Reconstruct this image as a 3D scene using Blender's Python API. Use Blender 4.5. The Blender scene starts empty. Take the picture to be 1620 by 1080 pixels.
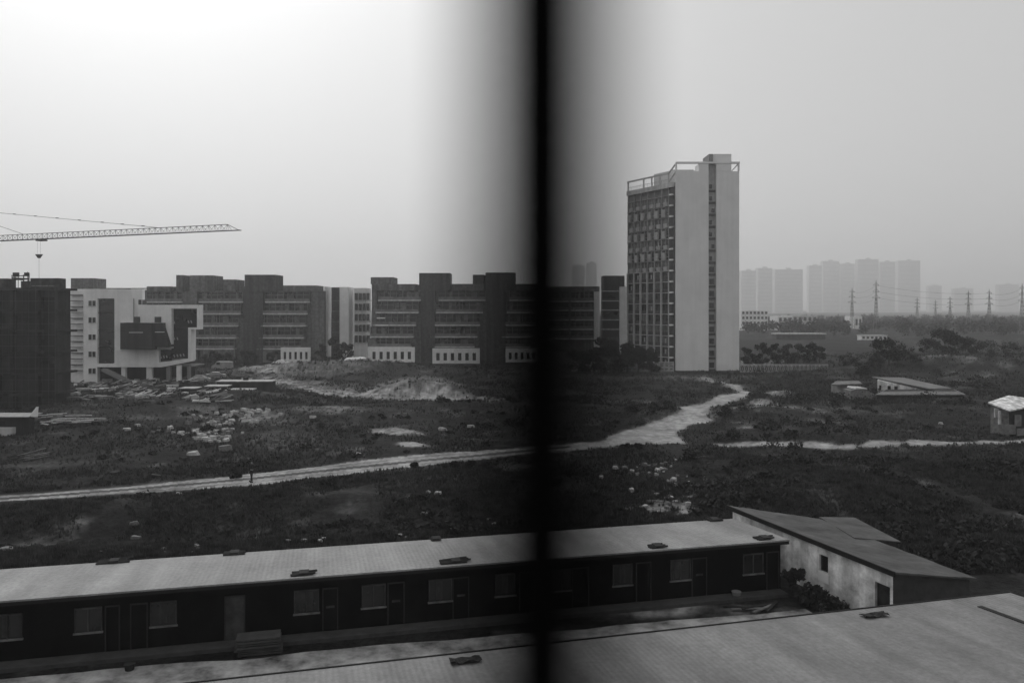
import bpy, math, random
import numpy as np
from mathutils import Vector
random.seed(7); rng = np.random.default_rng(7)
R = math.radians
sc = bpy.context.scene
col = sc.collection
# ------------------------------------------------------------------ camera, sky, sun, exposure
H, F = 15.5, 1260.0                      # eye height (m) above the waste ground, focal length in px of the 1620 px wide photo
cd = bpy.data.cameras.new('camera'); cam = bpy.data.objects.new('camera', cd); col.objects.link(cam)
cam.location = (0, 0, H); cam.rotation_euler = (R(90), 0, 0)
cd.sensor_width = 36; cd.lens = 28; cd.shift_y = -52/1620
cd.clip_start = 0.02; cd.clip_end = 15000
cd.dof.use_dof = True; cd.dof.focus_distance = 130; cd.dof.aperture_fstop = 1.4
sc.camera = cam
SUN_EL, SUN_AZ = 42.0, -27.0             # azimuth measured from +Y (view axis), negative = to the left
w = bpy.data.worlds.new('World'); sc.world = w; w.use_nodes = True
nt = w.node_tree; nt.nodes.clear()
sky = nt.nodes.new('ShaderNodeTexSky'); sky.sky_type = 'NISHITA'; sky.sun_disc = False
sky.sun_elevation = R(SUN_EL); sky.sun_rotation = R(SUN_AZ)
sky.air_density = 1.0; sky.dust_density = 8.0; sky.ozone_density = 0.0; sky.altitude = 0
bw = nt.nodes.new('ShaderNodeRGBToBW'); bg = nt.nodes.new('ShaderNodeBackground'); wo = nt.nodes.new('ShaderNodeOutputWorld')
SKYK, OVERCAST = 0.026, 0.49
bg.inputs[1].default_value = SKYK
ov = nt.nodes.new('ShaderNodeMath'); ov.operation = 'ADD'; ov.inputs[1].default_value = OVERCAST / SKYK   # even cloud veil over the clear-sky gradient
nt.links.new(sky.outputs[0], bw.inputs[0]); nt.links.new(bw.outputs[0], ov.inputs[0]); nt.links.new(ov.outputs[0], bg.inputs[0]); nt.links.new(bg.outputs[0], wo.inputs[0])
sd = bpy.data.lights.new('sun', 'SUN'); sun = bpy.data.objects.new('sun', sd); col.objects.link(sun)
sd.energy = 0.8; sd.angle = R(14); sd.color = (1, 1, 1)
sun.rotation_euler = Vector((math.sin(R(SUN_AZ))*math.cos(R(SUN_EL)), math.cos(R(SUN_AZ))*math.cos(R(SUN_EL)), math.sin(R(SUN_EL)))).to_track_quat('Z', 'Y').to_euler()
vs = sc.view_settings; vs.view_transform = 'Standard'; vs.look = 'None'; vs.exposure = 0.0; vs.gamma = 1
HAZE_DENSITY = 0.00038
sc.cycles.volume_bounces = 3; sc.cycles.max_bounces = 8
# ------------------------------------------------------------------ helpers
def W(x, y, Y): return Vector(((x-810)/F*Y, Y, H-(y-488)/F*Y))
def GY(y): return H*F/(y-488)
def G(x, y):
    Y = GY(y); return Vector(((x-810)/F*Y, Y, 0))
def mat(name, c, rough=0.9, var=0.25, scale=1.0, streak=0.0, bump=0.0, metal=0.0, spec=0.2, c2=None, rib=None):
    m = bpy.data.materials.new(name); m.use_nodes = True; t = m.node_tree; n = t.nodes; L = t.links
    p = n['Principled BSDF']; p.inputs['Roughness'].default_value = rough; p.inputs['Metallic'].default_value = metal
    p.inputs['Specular IOR Level'].default_value = spec
    tc = n.new('ShaderNodeTexCoord'); ge = n.new('ShaderNodeNewGeometry')
    nz = n.new('ShaderNodeTexNoise'); nz.inputs['Scale'].default_value = scale; nz.inputs['Detail'].default_value = 8; nz.inputs['Roughness'].default_value = 0.65
    L.new(ge.outputs['Position'], nz.inputs['Vector'])
    rp = n.new('ShaderNodeMapRange'); rp.inputs['From Min'].default_value = 0.3; rp.inputs['From Max'].default_value = 0.7
    rp.inputs['To Min'].default_value = c*(1-var); rp.inputs['To Max'].default_value = (c2 if c2 else c*(1+var))
    L.new(nz.outputs['Fac'], rp.inputs['Value']); out = rp.outputs['Result']
    if streak:
        mp = n.new('ShaderNodeMapping'); mp.inputs['Scale'].default_value = (1.3, 1.3, 0.07); L.new(ge.outputs['Position'], mp.inputs['Vector'])
        n2 = n.new('ShaderNodeTexNoise'); n2.inputs['Scale'].default_value = 1.0; n2.inputs['Detail'].default_value = 5; L.new(mp.outputs[0], n2.inputs['Vector'])
        r2 = n.new('ShaderNodeMapRange'); r2.inputs['From Min'].default_value = 0.35; r2.inputs['From Max'].default_value = 0.65; r2.inputs['To Min'].default_value = 1-streak; r2.inputs['To Max'].default_value = 1
        L.new(n2.outputs['Fac'], r2.inputs['Value'])
        mu = n.new('ShaderNodeMath'); mu.operation = 'MULTIPLY'; L.new(out, mu.inputs[0]); L.new(r2.outputs[0], mu.inputs[1]); out = mu.outputs[0]
    L.new(out, p.inputs['Base Color'])
    if bump:
        b = n.new('ShaderNodeBump'); b.inputs['Strength'].default_value = bump; b.inputs['Distance'].default_value = 0.1
        n3 = n.new('ShaderNodeTexNoise'); n3.inputs['Scale'].default_value = scale*4; n3.inputs['Detail'].default_value = 6; L.new(ge.outputs['Position'], n3.inputs['Vector'])
        L.new(n3.outputs['Fac'], b.inputs['Height']); L.new(b.outputs[0], p.inputs['Normal'])
    return m
M = dict(
 plaster=mat('pale_plaster', .76, streak=.1, scale=.4, var=.12), strip=mat('stair_strip', .27, scale=1), tile=mat('tower_tile', .68, streak=.06, scale=.25, var=.07),
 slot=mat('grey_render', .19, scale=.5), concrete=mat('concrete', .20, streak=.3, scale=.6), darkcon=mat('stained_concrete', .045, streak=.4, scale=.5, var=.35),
 office=mat('grey_facade', .14, streak=.45, scale=1.4, var=.5), rail=mat('balcony_rail', .14, scale=.9, var=.5), officed=mat('brown_facade', .07, streak=.5, scale=1.4, var=.5),
 slab=mat('white_trim', .55, streak=.3, scale=.8, var=.2), glass=mat('dark_glass', .018, rough=.22, var=.5, scale=.6, spec=.5), glassl=mat('curtained_glass', .11, rough=.4, var=.7, scale=1.2),
 frame=mat('pale_frame', .30, scale=2), net=mat('scaffold_net', .02, streak=.4, scale=.4, var=.4), steel=mat('dark_steel', .035, rough=.6, metal=.3), rust=mat('grey_steel', .05, rough=.6, scale=3),
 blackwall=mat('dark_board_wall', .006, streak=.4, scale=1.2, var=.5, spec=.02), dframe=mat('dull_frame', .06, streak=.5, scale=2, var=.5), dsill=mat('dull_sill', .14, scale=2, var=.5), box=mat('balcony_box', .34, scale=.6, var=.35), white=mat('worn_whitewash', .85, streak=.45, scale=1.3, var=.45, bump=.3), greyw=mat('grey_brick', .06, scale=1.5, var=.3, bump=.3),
 oldroof=mat('old_fibre_roof', .085, scale=.6, var=.45, bump=.4, streak=0), yard=mat('yard_concrete', .26, scale=.7, var=.85, bump=.2),
 stone=mat('pale_rubble', .40, scale=2.5, var=.4, bump=.4), stoned=mat('grey_rubble', .17, scale=2.5, var=.4, bump=.4), timber=mat('grey_timber', .16, scale=2, var=.5), darkjunk=mat('dark_junk', .03, scale=2, var=.5),
 leaf=mat('foliage', .045, scale=.5, var=.5, spec=.1), leafd=mat('dark_foliage', .03, scale=.5, var=.5, spec=.1), bark=mat('bark', .06), grass=mat('dry_grass', .034, scale=.9, var=.8, spec=.05, c2=.095),
 whitep=mat('white_paint', .72, rough=.4, var=.08, spec=.4), greyp=mat('grey_paint', .25, rough=.4, spec=.4), tyre=mat('rubber', .02), cloth=mat('dark_cloth', .03), skin=mat('skin', .22), far=mat('hazed_concrete', .6, var=.1, scale=.05),  # skyline tower walls paled toward the sky, haze put into the colour
 farw=mat('hazed_windows', .54, var=.1), clothl=mat('pale_cloth', .3, scale=3), trimd2=mat('door_frame', .03, rough=.9, var=.3), trimd=mat('window_surround', .012, rough=.7, var=.1), panel=mat('hoarding_panel', .33, streak=.3, scale=1.2, var=.4))  # skyline windows kept close to their walls, haze fading put into the colour
def corr(name, c, dirx, diry, pitch, var=.2):
    m = mat(name, c, rough=.6, var=var, scale=.22, spec=.25); t = m.node_tree; n = t.nodes; L = t.links
    ge = n.new('ShaderNodeNewGeometry'); vm = n.new('ShaderNodeVectorMath'); vm.operation = 'DOT_PRODUCT'; vm.inputs[1].default_value = (dirx, diry, 0)
    L.new(ge.outputs['Position'], vm.inputs[0]); mu = n.new('ShaderNodeMath'); mu.operation = 'MULTIPLY'; mu.inputs[1].default_value = 2*math.pi/pitch
    L.new(vm.outputs['Value'], mu.inputs[0]); si = n.new('ShaderNodeMath'); si.operation = 'SINE'; L.new(mu.outputs[0], si.inputs[0])
    b = n.new('ShaderNodeBump'); b.inputs['Strength'].default_value = .26; b.inputs['Distance'].default_value = .02; L.new(si.outputs[0], b.inputs['Height'])
    L.new(b.outputs[0], n['Principled BSDF'].inputs['Normal'])
    # sheet-to-sheet tone and run-off stains across the fall
    mp = n.new('ShaderNodeCombineXYZ'); v2 = n.new('ShaderNodeVectorMath'); v2.operation = 'DOT_PRODUCT'; v2.inputs[1].default_value = (-diry*.12, dirx*.12, 0)
    L.new(ge.outputs['Position'], v2.inputs[0]); L.new(vm.outputs['Value'], mp.inputs[0]); L.new(v2.outputs['Value'], mp.inputs[1])
    nz = n.new('ShaderNodeTexNoise'); nz.inputs['Scale'].default_value = .9; nz.inputs['Detail'].default_value = 6; L.new(mp.outputs[0], nz.inputs['Vector'])
    r2 = n.new('ShaderNodeMapRange'); r2.inputs['From Min'].default_value = .3; r2.inputs['From Max'].default_value = .7; r2.inputs['To Min'].default_value = .72; r2.inputs['To Max'].default_value = 1.12
    L.new(nz.outputs['Fac'], r2.inputs['Value']); p = n['Principled BSDF']; src = p.inputs['Base Color'].links[0].from_socket
    mm = n.new('ShaderNodeMath'); mm.operation = 'MULTIPLY'; L.new(src, mm.inputs[0]); L.new(r2.outputs[0], mm.inputs[1])
    n4 = n.new('ShaderNodeTexNoise'); n4.inputs['Scale'].default_value = 4.5; n4.inputs['Detail'].default_value = 10; n4.inputs['Roughness'].default_value = .8; L.new(ge.outputs['Position'], n4.inputs['Vector'])
    r4 = n.new('ShaderNodeMapRange'); r4.inputs['From Min'].default_value = .32; r4.inputs['From Max'].default_value = .68; r4.inputs['To Min'].default_value = .7; r4.inputs['To Max'].default_value = 1.3; L.new(n4.outputs['Fac'], r4.inputs['Value'])
    m4 = n.new('ShaderNodeMath'); m4.operation = 'MULTIPLY'; L.new(mm.outputs[0], m4.inputs[0]); L.new(r4.outputs[0], m4.inputs[1]); L.new(m4.outputs[0], p.inputs['Base Color'])
    return m
U = Vector((.9713, .2381, 0)); V = Vector((-.2381, .9713, 0))         # long axis of the sheds, and across it
M['sheet'] = corr('sheet_roof', .25, U.x, U.y, .22); M['sheet2'] = corr('near_sheet_roof', .19, U.x, U.y, .22, .25)

def tag(o, label=None, cat=None, group=None, kind=None):
    if label: o['label'] = label
    if cat: o['category'] = cat
    if group: o['group'] = group
    if kind: o['kind'] = kind
    return o
ORG = {}
def empty(name, loc, label, cat, group=None):
    o = bpy.data.objects.new(name, None); col.objects.link(o); o.location = loc; o.empty_display_size = .5
    ORG[o.name] = Vector(loc); return tag(o, label, cat, group)
class MB:
    def __init__(s): s.v = []; s.f = []
    def add(s, vs, fs):
        b = len(s.v); s.v += [tuple(v) for v in vs]; s.f += [tuple(b+i for i in f) for f in fs]; return s
    def hexa(s, lo, hi):   # lo, hi: 4 corners each
        return s.add(list(lo)+list(hi), [(3,2,1,0),(4,5,6,7),(0,1,5,4),(1,2,6,5),(2,3,7,6),(3,0,4,7)])
    def box(s, x0, x1, y0, y1, z0, z1):
        return s.hexa([(x0,y0,z0),(x1,y0,z0),(x1,y1,z0),(x0,y1,z0)], [(x0,y0,z1),(x1,y0,z1),(x1,y1,z1),(x0,y1,z1)])
    def pbox(s, x0, x1, yt, yb, Y, d):     # px rectangle at distance Y, depth d going away
        a = W(x0, yb, Y); b = W(x1, yt, Y); return s.box(a.x, b.x, Y, Y+d, a.z, b.z)
    def obox(s, o, u, v, a0, a1, b0, b1, z0, z1):
        P = [o+u*a+v*b for a, b in ((a0,b0),(a1,b0),(a1,b1),(a0,b1))]
        return s.hexa([(p.x,p.y,z0) for p in P], [(p.x,p.y,z1) for p in P])
    def poly(s, pts, Y, d):                # px outline extruded away from the viewer
        a = [W(x, y, Y) for x, y in pts]; n = len(a); b = [(p.x, p.y+d, p.z) for p in a]
        return s.add(a+b, [tuple(range(n)), tuple(range(2*n-1, n-1, -1))]+[(i, i+n, (i+1) % n+n, (i+1) % n) for i in range(n)])
    def tube(s, a, b, r, n=6, r2=None):
        a = Vector(a); b = Vector(b); d = (b-a).normalized(); q = d.to_track_quat('Z', 'Y'); r2 = r if r2 is None else r2
        A = []; B = []
        for i in range(n):
            t = 2*math.pi*i/n; e = q @ Vector((math.cos(t), math.sin(t), 0)); A.append(a+e*r); B.append(b+e*r2)
        return s.add(A+B, [tuple(range(n-1, -1, -1)), tuple(range(n, 2*n))]+[(i, (i+1) % n, (i+1) % n+n, i+n) for i in range(n)])
    def build(s, name, m, parent=None, bevel=0, smooth=False):
        me = bpy.data.meshes.new(name); o = bpy.data.objects.new(name, me)
        org = ORG[parent.name] if parent else Vector((0, 0, 0))
        if parent is None and s.v:
            a = np.array(s.v); org = Vector(((a[:,0].min()+a[:,0].max())/2, (a[:,1].min()+a[:,1].max())/2, a[:,2].min())); o.location = org
        me.from_pydata([(v[0]-org.x, v[1]-org.y, v[2]-org.z) for v in s.v], [], s.f); me.materials.append(m); me.update()
        col.objects.link(o)
        if parent: o.parent = parent
        ORG[o.name] = org
        if smooth:
            for p in me.polygons: p.use_smooth = True
        if bevel:
            b = o.modifiers.new('bevel', 'BEVEL'); b.width = bevel; b.segments = 2; b.limit_method = 'ANGLE'
        return o
def copy_tree(o, parent=None):
    c = o.copy(); col.objects.link(c)
    if parent: c.parent = parent
    for ch in list(o.children): copy_tree(ch, c)
    return c
def npmesh(name, v, f, m, parent=None):     # big arrays; f is (n,3) or (n,4)
    me = bpy.data.meshes.new(name); k = f.shape[1]
    me.vertices.add(len(v)); me.vertices.foreach_set('co', v.astype(np.float32).ravel())
    me.loops.add(f.size); me.loops.foreach_set('vertex_index', f.astype(np.int32).ravel())
    me.polygons.add(len(f)); me.polygons.foreach_set('loop_start', np.arange(0, f.size, k, dtype=np.int32)); me.polygons.foreach_set('loop_total', np.full(len(f), k, dtype=np.int32))
    me.update(); me.validate(); me.materials.append(m)
    o = bpy.data.objects.new(name, me); col.objects.link(o)
    if parent: o.parent = parent
    return o
# ------------------------------------------------------------------ value noise (numpy) and the lie of the land
_T = rng.random((256, 256))
def vn(x, y):
    xi = np.floor(x).astype(int); yi = np.floor(y).astype(int); fx = x-xi; fy = y-yi; fx = fx*fx*(3-2*fx); fy = fy*fy*(3-2*fy)
    a = _T[xi & 255, yi & 255]; b = _T[(xi+1) & 255, yi & 255]; c = _T[xi & 255, (yi+1) & 255]; d = _T[(xi+1) & 255, (yi+1) & 255]
    return (a*(1-fx)+b*fx)*(1-fy)+(c*(1-fx)+d*fx)*fy
def fbm(x, y, o=4):
    s = 0; a = .5
    for i in range(o): s = s+a*(vn(x+17.3*i, y-9.1*i)-.5); x = x*2.03; y = y*2.03; a *= .5
    return s
_z = lambda L: [(840+a/3.6, 560+b/3.6) for a, b in L]
ROAD = [(-500,836),(0,785.5),(200,771),(400,750),(560,732.5),(700,719),(850,708)]+_z([(130,525),(430,498),(450,455),(650,392),(830,345),(870,320),(840,295),(1030,265),(1070,230),(1180,225),(1190,205),(1100,165),(960,140),(960,130),(1020,140),(1120,152),(1200,175),(1255,212),(1250,240),(1170,270),(1060,278),(1030,300),(1000,345),(1040,365),(900,395),(820,440),(880,510),(700,513),(520,525),(130,572)])+[(840,719),(700,735),(400,767),(200,782),(0,795),(-500,853)]
def inpoly(px, py, P):
    r = np.zeros(px.shape, bool); n = len(P)
    for i in range(n):
        x1, y1 = P[i]; x2, y2 = P[(i+1) % n]
        if y1 == y2: continue
        c = ((py < y1) != (py < y2)) & (px < (x2-x1)*(py-y1)/(y2-y1)+x1); r ^= c
    return r
def dline(px, py, P):                      # vertical-ish px distance to a polyline
    d = np.full(px.shape, 1e9)
    for (x1, y1), (x2, y2) in zip(P[:-1], P[1:]):
        t = np.clip(((px-x1)*(x2-x1)+(py-y1)*(y2-y1))/((x2-x1)**2+(y2-y1)**2), 0, 1)
        d = np.minimum(d, np.hypot((px-x1-t*(x2-x1))*.35, py-y1-t*(y2-y1)))
    return d
PATH = [(1128,697),(1180,699),(1260,702),(1330,704),(1420,702),(1500,699),(1560,697),(1640,693),(2100,672)]
TRACK = [(425,602),(455,604),(500,617),(560,625),(620,627),(700,628),(745,631),(790,636)]
TRACK2 = [(1130,655),(1160,644),(1195,642),(1240,644),(1300,650)]
# bare patches: cx, cy, rx, ry (px), strength
PATCH = [(545,618,95,11,.28),(490,612,55,9,.28),(625,685,48,5.5,.75),(655,708,28,3.2,1.0),(566,722,8,2.5,.8),(1208,637,26,3.6,.8),(1232,621,26,6,.6),(1178,673,16,2,.6),(1075,785,46,14,.32),(1045,808,60,14,.42),(1055,800,25,4,.7),
 (1480,588,26,3,.3),(1530,591,22,2.5,.35),(1505,600,18,2.5,.28),(1556,602,22,2.2,.3),(1460,606,14,4,.2),(1590,596,16,2,.2),(420,665,45,9,.3),(450,700,60,14,.16),(330,655,60,10,.2),(1000,635,40,3,.3),(520,655,70,6,.25),(480,590,120,8,.25),(1165,578,90,6,.3),(430,590,60,6,.45),(480,577,60,5,.3),(1100,597,120,4,.2),
 (235,600,120,6,.4),(60,735,110,6,.12),(1020,960,110,16,.45),(760,825,100,10,.06),(650,770,120,12,.05),(1330,650,60,6,.12),(1160,965,60,10,.4),(620,1020,420,40,.0)]
# mounds and hollows: px x, px y of the foot centre, radius across (m), radius in depth (m), height (m)
BUMP = [(640,622,5,4.5,1.5),(690,621,5,4.5,1.2),(612,623,4,3.2,.8),(665,621,3.2,3.6,.6),(720,623,3.6,3,1.1),(480,588,22,14,1.4),(560,588,20,12,1.5),(700,590,22,12,.9),(365,630,9,6,1.3),(300,640,11,6,1.0),(180,650,12,8,1.2),
 (1232,624,2.2,1.8,.9),(560,650,9,4,.7),(620,662,8,4,.8),(660,640,10,4,.7),(440,655,8,4,.6),(1000,652,9,5,.7),(1180,650,9,4,.5),(1540,575,40,26,2.2),(1480,590,22,14,1.5),(1620,590,36,20,2.2),(1400,580,30,20,1.2),
 (1130,745,7,3.5,.9),(1290,760,9,5,1.1),(1400,800,8,4,1.0),(1520,760,10,5,1.2),(1250,800,7,3,.8),(1180,730,6,3,.7),(1580,830,8,4,1.1),(250,830,14,3.5,-.8),(600,820,16,3.5,-.6),(80,840,12,4,-.7),(430,790,10,2,.5),(150,800,10,2,.5),(750,765,9,2.5,.6),(900,770,8,3,.5)]
_B = [(G(x, y), rx, ry, h) for x, y, rx, ry, h in BUMP]
_RC = [G(x, y) for x, y in [(-700,861),(-300,824),(0,790.5),(200,776),(400,758),(560,741),(700,727.5),(850,713),(950,702),(1020,690)]]
def rdist(X, Y):
    d = np.full(X.shape, 1e9)
    for a, b in zip(_RC[:-1], _RC[1:]):
        dx, dy = b.x-a.x, b.y-a.y; t = np.clip(((X-a.x)*dx+(Y-a.y)*dy)/(dx*dx+dy*dy), 0, 1); d = np.minimum(d, np.hypot(X-a.x-t*dx, Y-a.y-t*dy))
    return d
def hgt(X, Y):
    X = np.asarray(X, float); Y = np.asarray(Y, float); z = np.zeros(X.shape)
    for c, rx, ry, h in _B: z = z+h*np.exp(-((X-c.x)/rx)**2-((Y-c.y)/ry)**2)
    z = z+np.clip(z-.5, 0, 1)*fbm(X/2.2+3, Y/2.2, 3)*.6
    n = fbm(X/14+40, Y/14+11, 5)*1.5+fbm(X/3.1, Y/3.1, 3)*.45
    yard = 1/(1+np.exp(-(Y-(53+.245*X))/1.6))            # level made ground around the sheds
    fade = 1-.85*np.exp(-((Y-199)/14)**2)
    rk = np.exp(-(rdist(X, Y)/4.5)**2)
    return (z+n*fade)*yard*(1-.92*rk)+.12*rk-.02+np.clip((Y-320)/1500, 0, 1)*1.0
def hz(X, Y): return float(hgt(np.array([X]), np.array([Y]))[0])
def bare_at(px, py):
    X = (px-810)/F*H*F/(py-488); Yw = H*F/(py-488)
    j = fbm(px/9, py/4, 4)*14; j2 = fbm(px/22+5, py/9, 4)
    lf = np.where(px < 860, .35, 1.0); qx = px+j*.7*lf; qy = py+fbm(px/13+9, py/5+2, 4)*4.5*lf
    b = np.zeros(px.shape)
    r = inpoly(qx, qy, ROAD); 
    cen = dline(px, py, [(-500,844),(0,790.5),(200,776),(400,758),(560,741),(700,727.5),(850,713),(950,704)])
    tr = np.where(cen < 1.7, .25, np.where((cen > 4.6) & (cen < 5.8), .6, 1.0)); tr = np.where((px > 900), 1, tr)
    b = np.where(r, (.9+j2*.6)*tr, b)
    p = (dline(qx, qy, PATH) < 2.6+j2*6) & (vn(px/26, px*0+3.3) > .14); b = np.where(p, .85, b)
    t = dline(qx, qy, TRACK); b = np.maximum(b, np.clip(1.5-t/5, 0, 1)*.9*(.8+j2))
    t = dline(qx, qy, TRACK2); b = np.maximum(b, np.clip(1.4-t/2.6, 0, 1)*.55*(.8+j2))
    for cx, cy, rx, ry, s in PATCH:
        if s <= 0: continue
        d = np.hypot((qx-cx)/rx, (qy-cy)/ry); b = np.maximum(b, np.clip((1.15-d)*2.2, 0, 1)*s*(1+j2*1.3))
    mo = np.hypot((qx-664)/72, (qy-612)/14); m = (mo < 1.0); b = np.where(m, np.maximum(b, .4+j2*.35), b)
    fx = fbm(X/1.1, Yw/1.1, 4)*2.2; b = np.where(r | p, b, b*np.clip(.85+fx, .15, 1.35)); b = np.maximum(b, np.clip(fbm(X/2.7+9, Yw/2.7, 5)*1.2-.13, 0, .3))
    return b, r, p, m
# ground in bands of equal picture height: fine near, coarse far
ys = np.concatenate([np.array([490.1, 491, 492.5, 494.5]), np.arange(497, 560, 1.5), np.arange(560, 900, 1.15), np.arange(900, 1500, 4.5)])[::-1]
xs = np.arange(-560, 2190, 2.1)
PX, PY = np.meshgrid(xs, ys); GYY = H*F/(PY-488); GXX = (PX-810)/F*GYY
GZ = hgt(GXX, GYY)
bare, rmask, pmask, mmask = bare_at(PX, PY)
gm = bpy.data.materials.new('waste_ground'); gm.use_nodes = True; t = gm.node_tree; n = t.nodes; L = t.links; p = n['Principled BSDF']; p.inputs['Roughness'].default_value = .95; p.inputs['Specular IOR Level'].default_value = .1
at = n.new('ShaderNodeAttribute'); at.attribute_name = 'bare'; ge = n.new('ShaderNodeNewGeometry')
def _noise(s, d, lo, hi, f0=.3, f1=.7, sc3=None):
    z = n.new('ShaderNodeTexNoise'); z.inputs['Scale'].default_value = s; z.inputs['Detail'].default_value = d; z.inputs['Roughness'].default_value = .7
    if sc3:
        mp = n.new('ShaderNodeMapping'); mp.inputs['Scale'].default_value = sc3; L.new(ge.outputs['Position'], mp.inputs[0]); L.new(mp.outputs[0], z.inputs['Vector'])
    else: L.new(ge.outputs['Position'], z.inputs['Vector'])
    r = n.new('ShaderNodeMapRange'); r.inputs['From Min'].default_value = f0; r.inputs['From Max'].default_value = f1; r.inputs['To Min'].default_value = lo; r.inputs['To Max'].default_value = hi
    L.new(z.outputs['Fac'], r.inputs['Value']); return r.outputs[0]
g1 = _noise(.13, 10, .003, .026); g2 = _noise(2.2, 10, .1, 2.4); mu = n.new('ShaderNodeMath'); mu.operation = 'MULTIPLY'; L.new(g1, mu.inputs[0]); L.new(g2, mu.inputs[1])
s1 = _noise(1.1, 10, .16, .5)
mx = n.new('ShaderNodeMix'); mx.data_type = 'FLOAT'; L.new(at.outputs['Fac'], mx.inputs['Factor']); L.new(mu.outputs[0], mx.inputs['A']); L.new(s1, mx.inputs['B'])
L.new(mx.outputs[0], p.inputs['Base Color'])
bb = n.new('ShaderNodeBump'); bb.inputs['Strength'].default_value = .9; bb.inputs['Distance'].default_value = .35; bz = _noise(1.3, 8, 0, 1, 0, 1); hm_ = n.new('ShaderNodeMath'); hm_.operation = 'MULTIPLY_ADD'; hm_.inputs[1].default_value = -.75; hm_.inputs[2].default_value = 1.0; L.new(at.outputs['Fac'], hm_.inputs[0]); L.new(hm_.outputs[0], bb.inputs['Strength']); L.new(bz, bb.inputs['Height']); L.new(bb.outputs[0], p.inputs['Normal'])
def _blur(a, ky, kx):
    for ax, k in ((0, ky), (1, kx)):
        b = a.copy()
        for i in range(1, k+1): b = b+np.roll(a, i, ax)+np.roll(a, -i, ax)
        a = b/(2*k+1)
    return a
bare = np.where(rmask & (PX < 900), bare, .35*bare+.65*_blur(bare, 1, 4))
bare = bare*np.where(rmask | pmask, np.clip(1+fbm(GXX/1.7, GYY/1.7, 4)*1.1, .4, 1.4), np.clip(1+fbm(GXX/1.3, GYY/1.3, 5)*2.5+fbm(GXX/.33, GYY/.33, 3)*2.5, .05, 1.9))
def split_ground():
    ny, nx = PX.shape; idx = np.arange(ny*nx).reshape(ny, nx)
    q = np.stack([idx[:-1,:-1], idx[:-1,1:], idx[1:,1:], idx[1:,:-1]], -1).reshape(-1, 4)
    V_ = np.stack([GXX, GYY, GZ], -1).reshape(-1, 3); B_ = bare.reshape(-1)
    c = np.zeros(ny*nx, int); c[mmask.reshape(-1)] = 3; c[pmask.reshape(-1)] = 2; c[rmask.reshape(-1)] = 1
    qc = c[q[:, 0]]
    for k, nm in ((0, 'ground'), (1, 'dirt_road'), (2, 'footpath'), (3, 'earth_mound')):
        s = q[qc == k]; u, inv = np.unique(s, return_inverse=True)
        o = npmesh(nm, V_[u], inv.reshape(-1, 4), gm); tag(o, kind='structure')
        a = o.data.attributes.new('bare', 'FLOAT', 'POINT'); a.data.foreach_set('value', B_[u].astype(np.float32))
        o.data.polygons.foreach_set('use_smooth', np.ones(len(s), bool))
split_ground()
# wide skirt of the same land, below and beside the modelled field
sk = MB().add([(-6500,-120,-1.2),(6500,-120,-1.2),(6500,9000,-1.2),(-6500,9000,-1.2)], [(0,1,2,3)]).build('ground', gm); tag(sk, kind='structure')
a = sk.data.attributes.new('bare', 'FLOAT', 'POINT')
# ------------------------------------------------------------------ foliage
def leaves(cs, rs, per, size, flat=.8, up=.0):
    """leaf quads around clump centres"""
    V_ = []; n_ = 0
    cs = np.array(cs, float); rs = np.array(rs, float)
    k = len(cs); c = np.repeat(cs, per, 0); r = np.repeat(rs, per)
    d = rng.normal(size=(k*per, 3)); d /= np.linalg.norm(d, axis=1)[:, None]
    rad = r*(rng.random(k*per)**.45)*(.75+.45*rng.random(k*per)); pos = c+d*rad[:, None]*np.array([1, 1, flat])
    a = rng.normal(size=(k*per, 3)); a /= np.linalg.norm(a, axis=1)[:, None]; b = np.cross(a, rng.normal(size=(k*per, 3))); b /= np.linalg.norm(b, axis=1)[:, None]
    s = size*(.5+rng.random(k*per))[:, None]
    q = np.stack([pos-a*s, pos-b*s*.6, pos+a*s, pos+b*s*.6], 1).reshape(-1, 3)
    return q, np.arange(len(q)).reshape(-1, 4)
def tree(X, Y, h, wd, label, group=None, name='tree', m='leafd', n_=1, leaf=None, z=None, low=.15, cat='tree'):
    z = hz(X, Y) if z is None else z
    root = empty(name, (X, Y, z), label, cat, group)
    mb = MB(); r = .035*h; top = Vector((X+random.uniform(-.1, .1)*h, Y, z+h*.62)); mb.tube((X, Y, z-.2), top, r, 7, r*.4)
    cs = []; rs = []
    nb = 9 if h > 4 else 6
    for i in range(nb):
        t = 2*math.pi*i/nb+random.random(); hh = random.uniform(low+.12, .92)*h; rr = wd*.5*(1-abs(hh/h-.5)*.9)*random.uniform(.45, .95)
        e = Vector((X+math.cos(t)*rr, Y+math.sin(t)*rr, z+hh)); s0 = Vector((X, Y, z+hh*.55)); mb.tube(s0, e, r*.35, 5, r*.12)
        cs.append(e); rs.append(wd*random.uniform(.16, .27))
        if random.random() < .7: cs.append(e+Vector((random.uniform(-.2, .2)*wd, random.uniform(-.2, .2)*wd, random.uniform(-.05, .12)*h))); rs.append(wd*random.uniform(.09, .16))
    cs.append(top+Vector((0, 0, .2*h))); rs.append(wd*.22)
    mb.build('trunk', M['bark'], root)
    leaf = leaf or max(.16, h*.038)
    q, f = leaves([(c.x-X, c.y-Y, c.z-z) for c in cs], rs, int(130*n_), leaf, .75)
    npmesh('crown', q, f, M[m], root)
    return root
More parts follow.
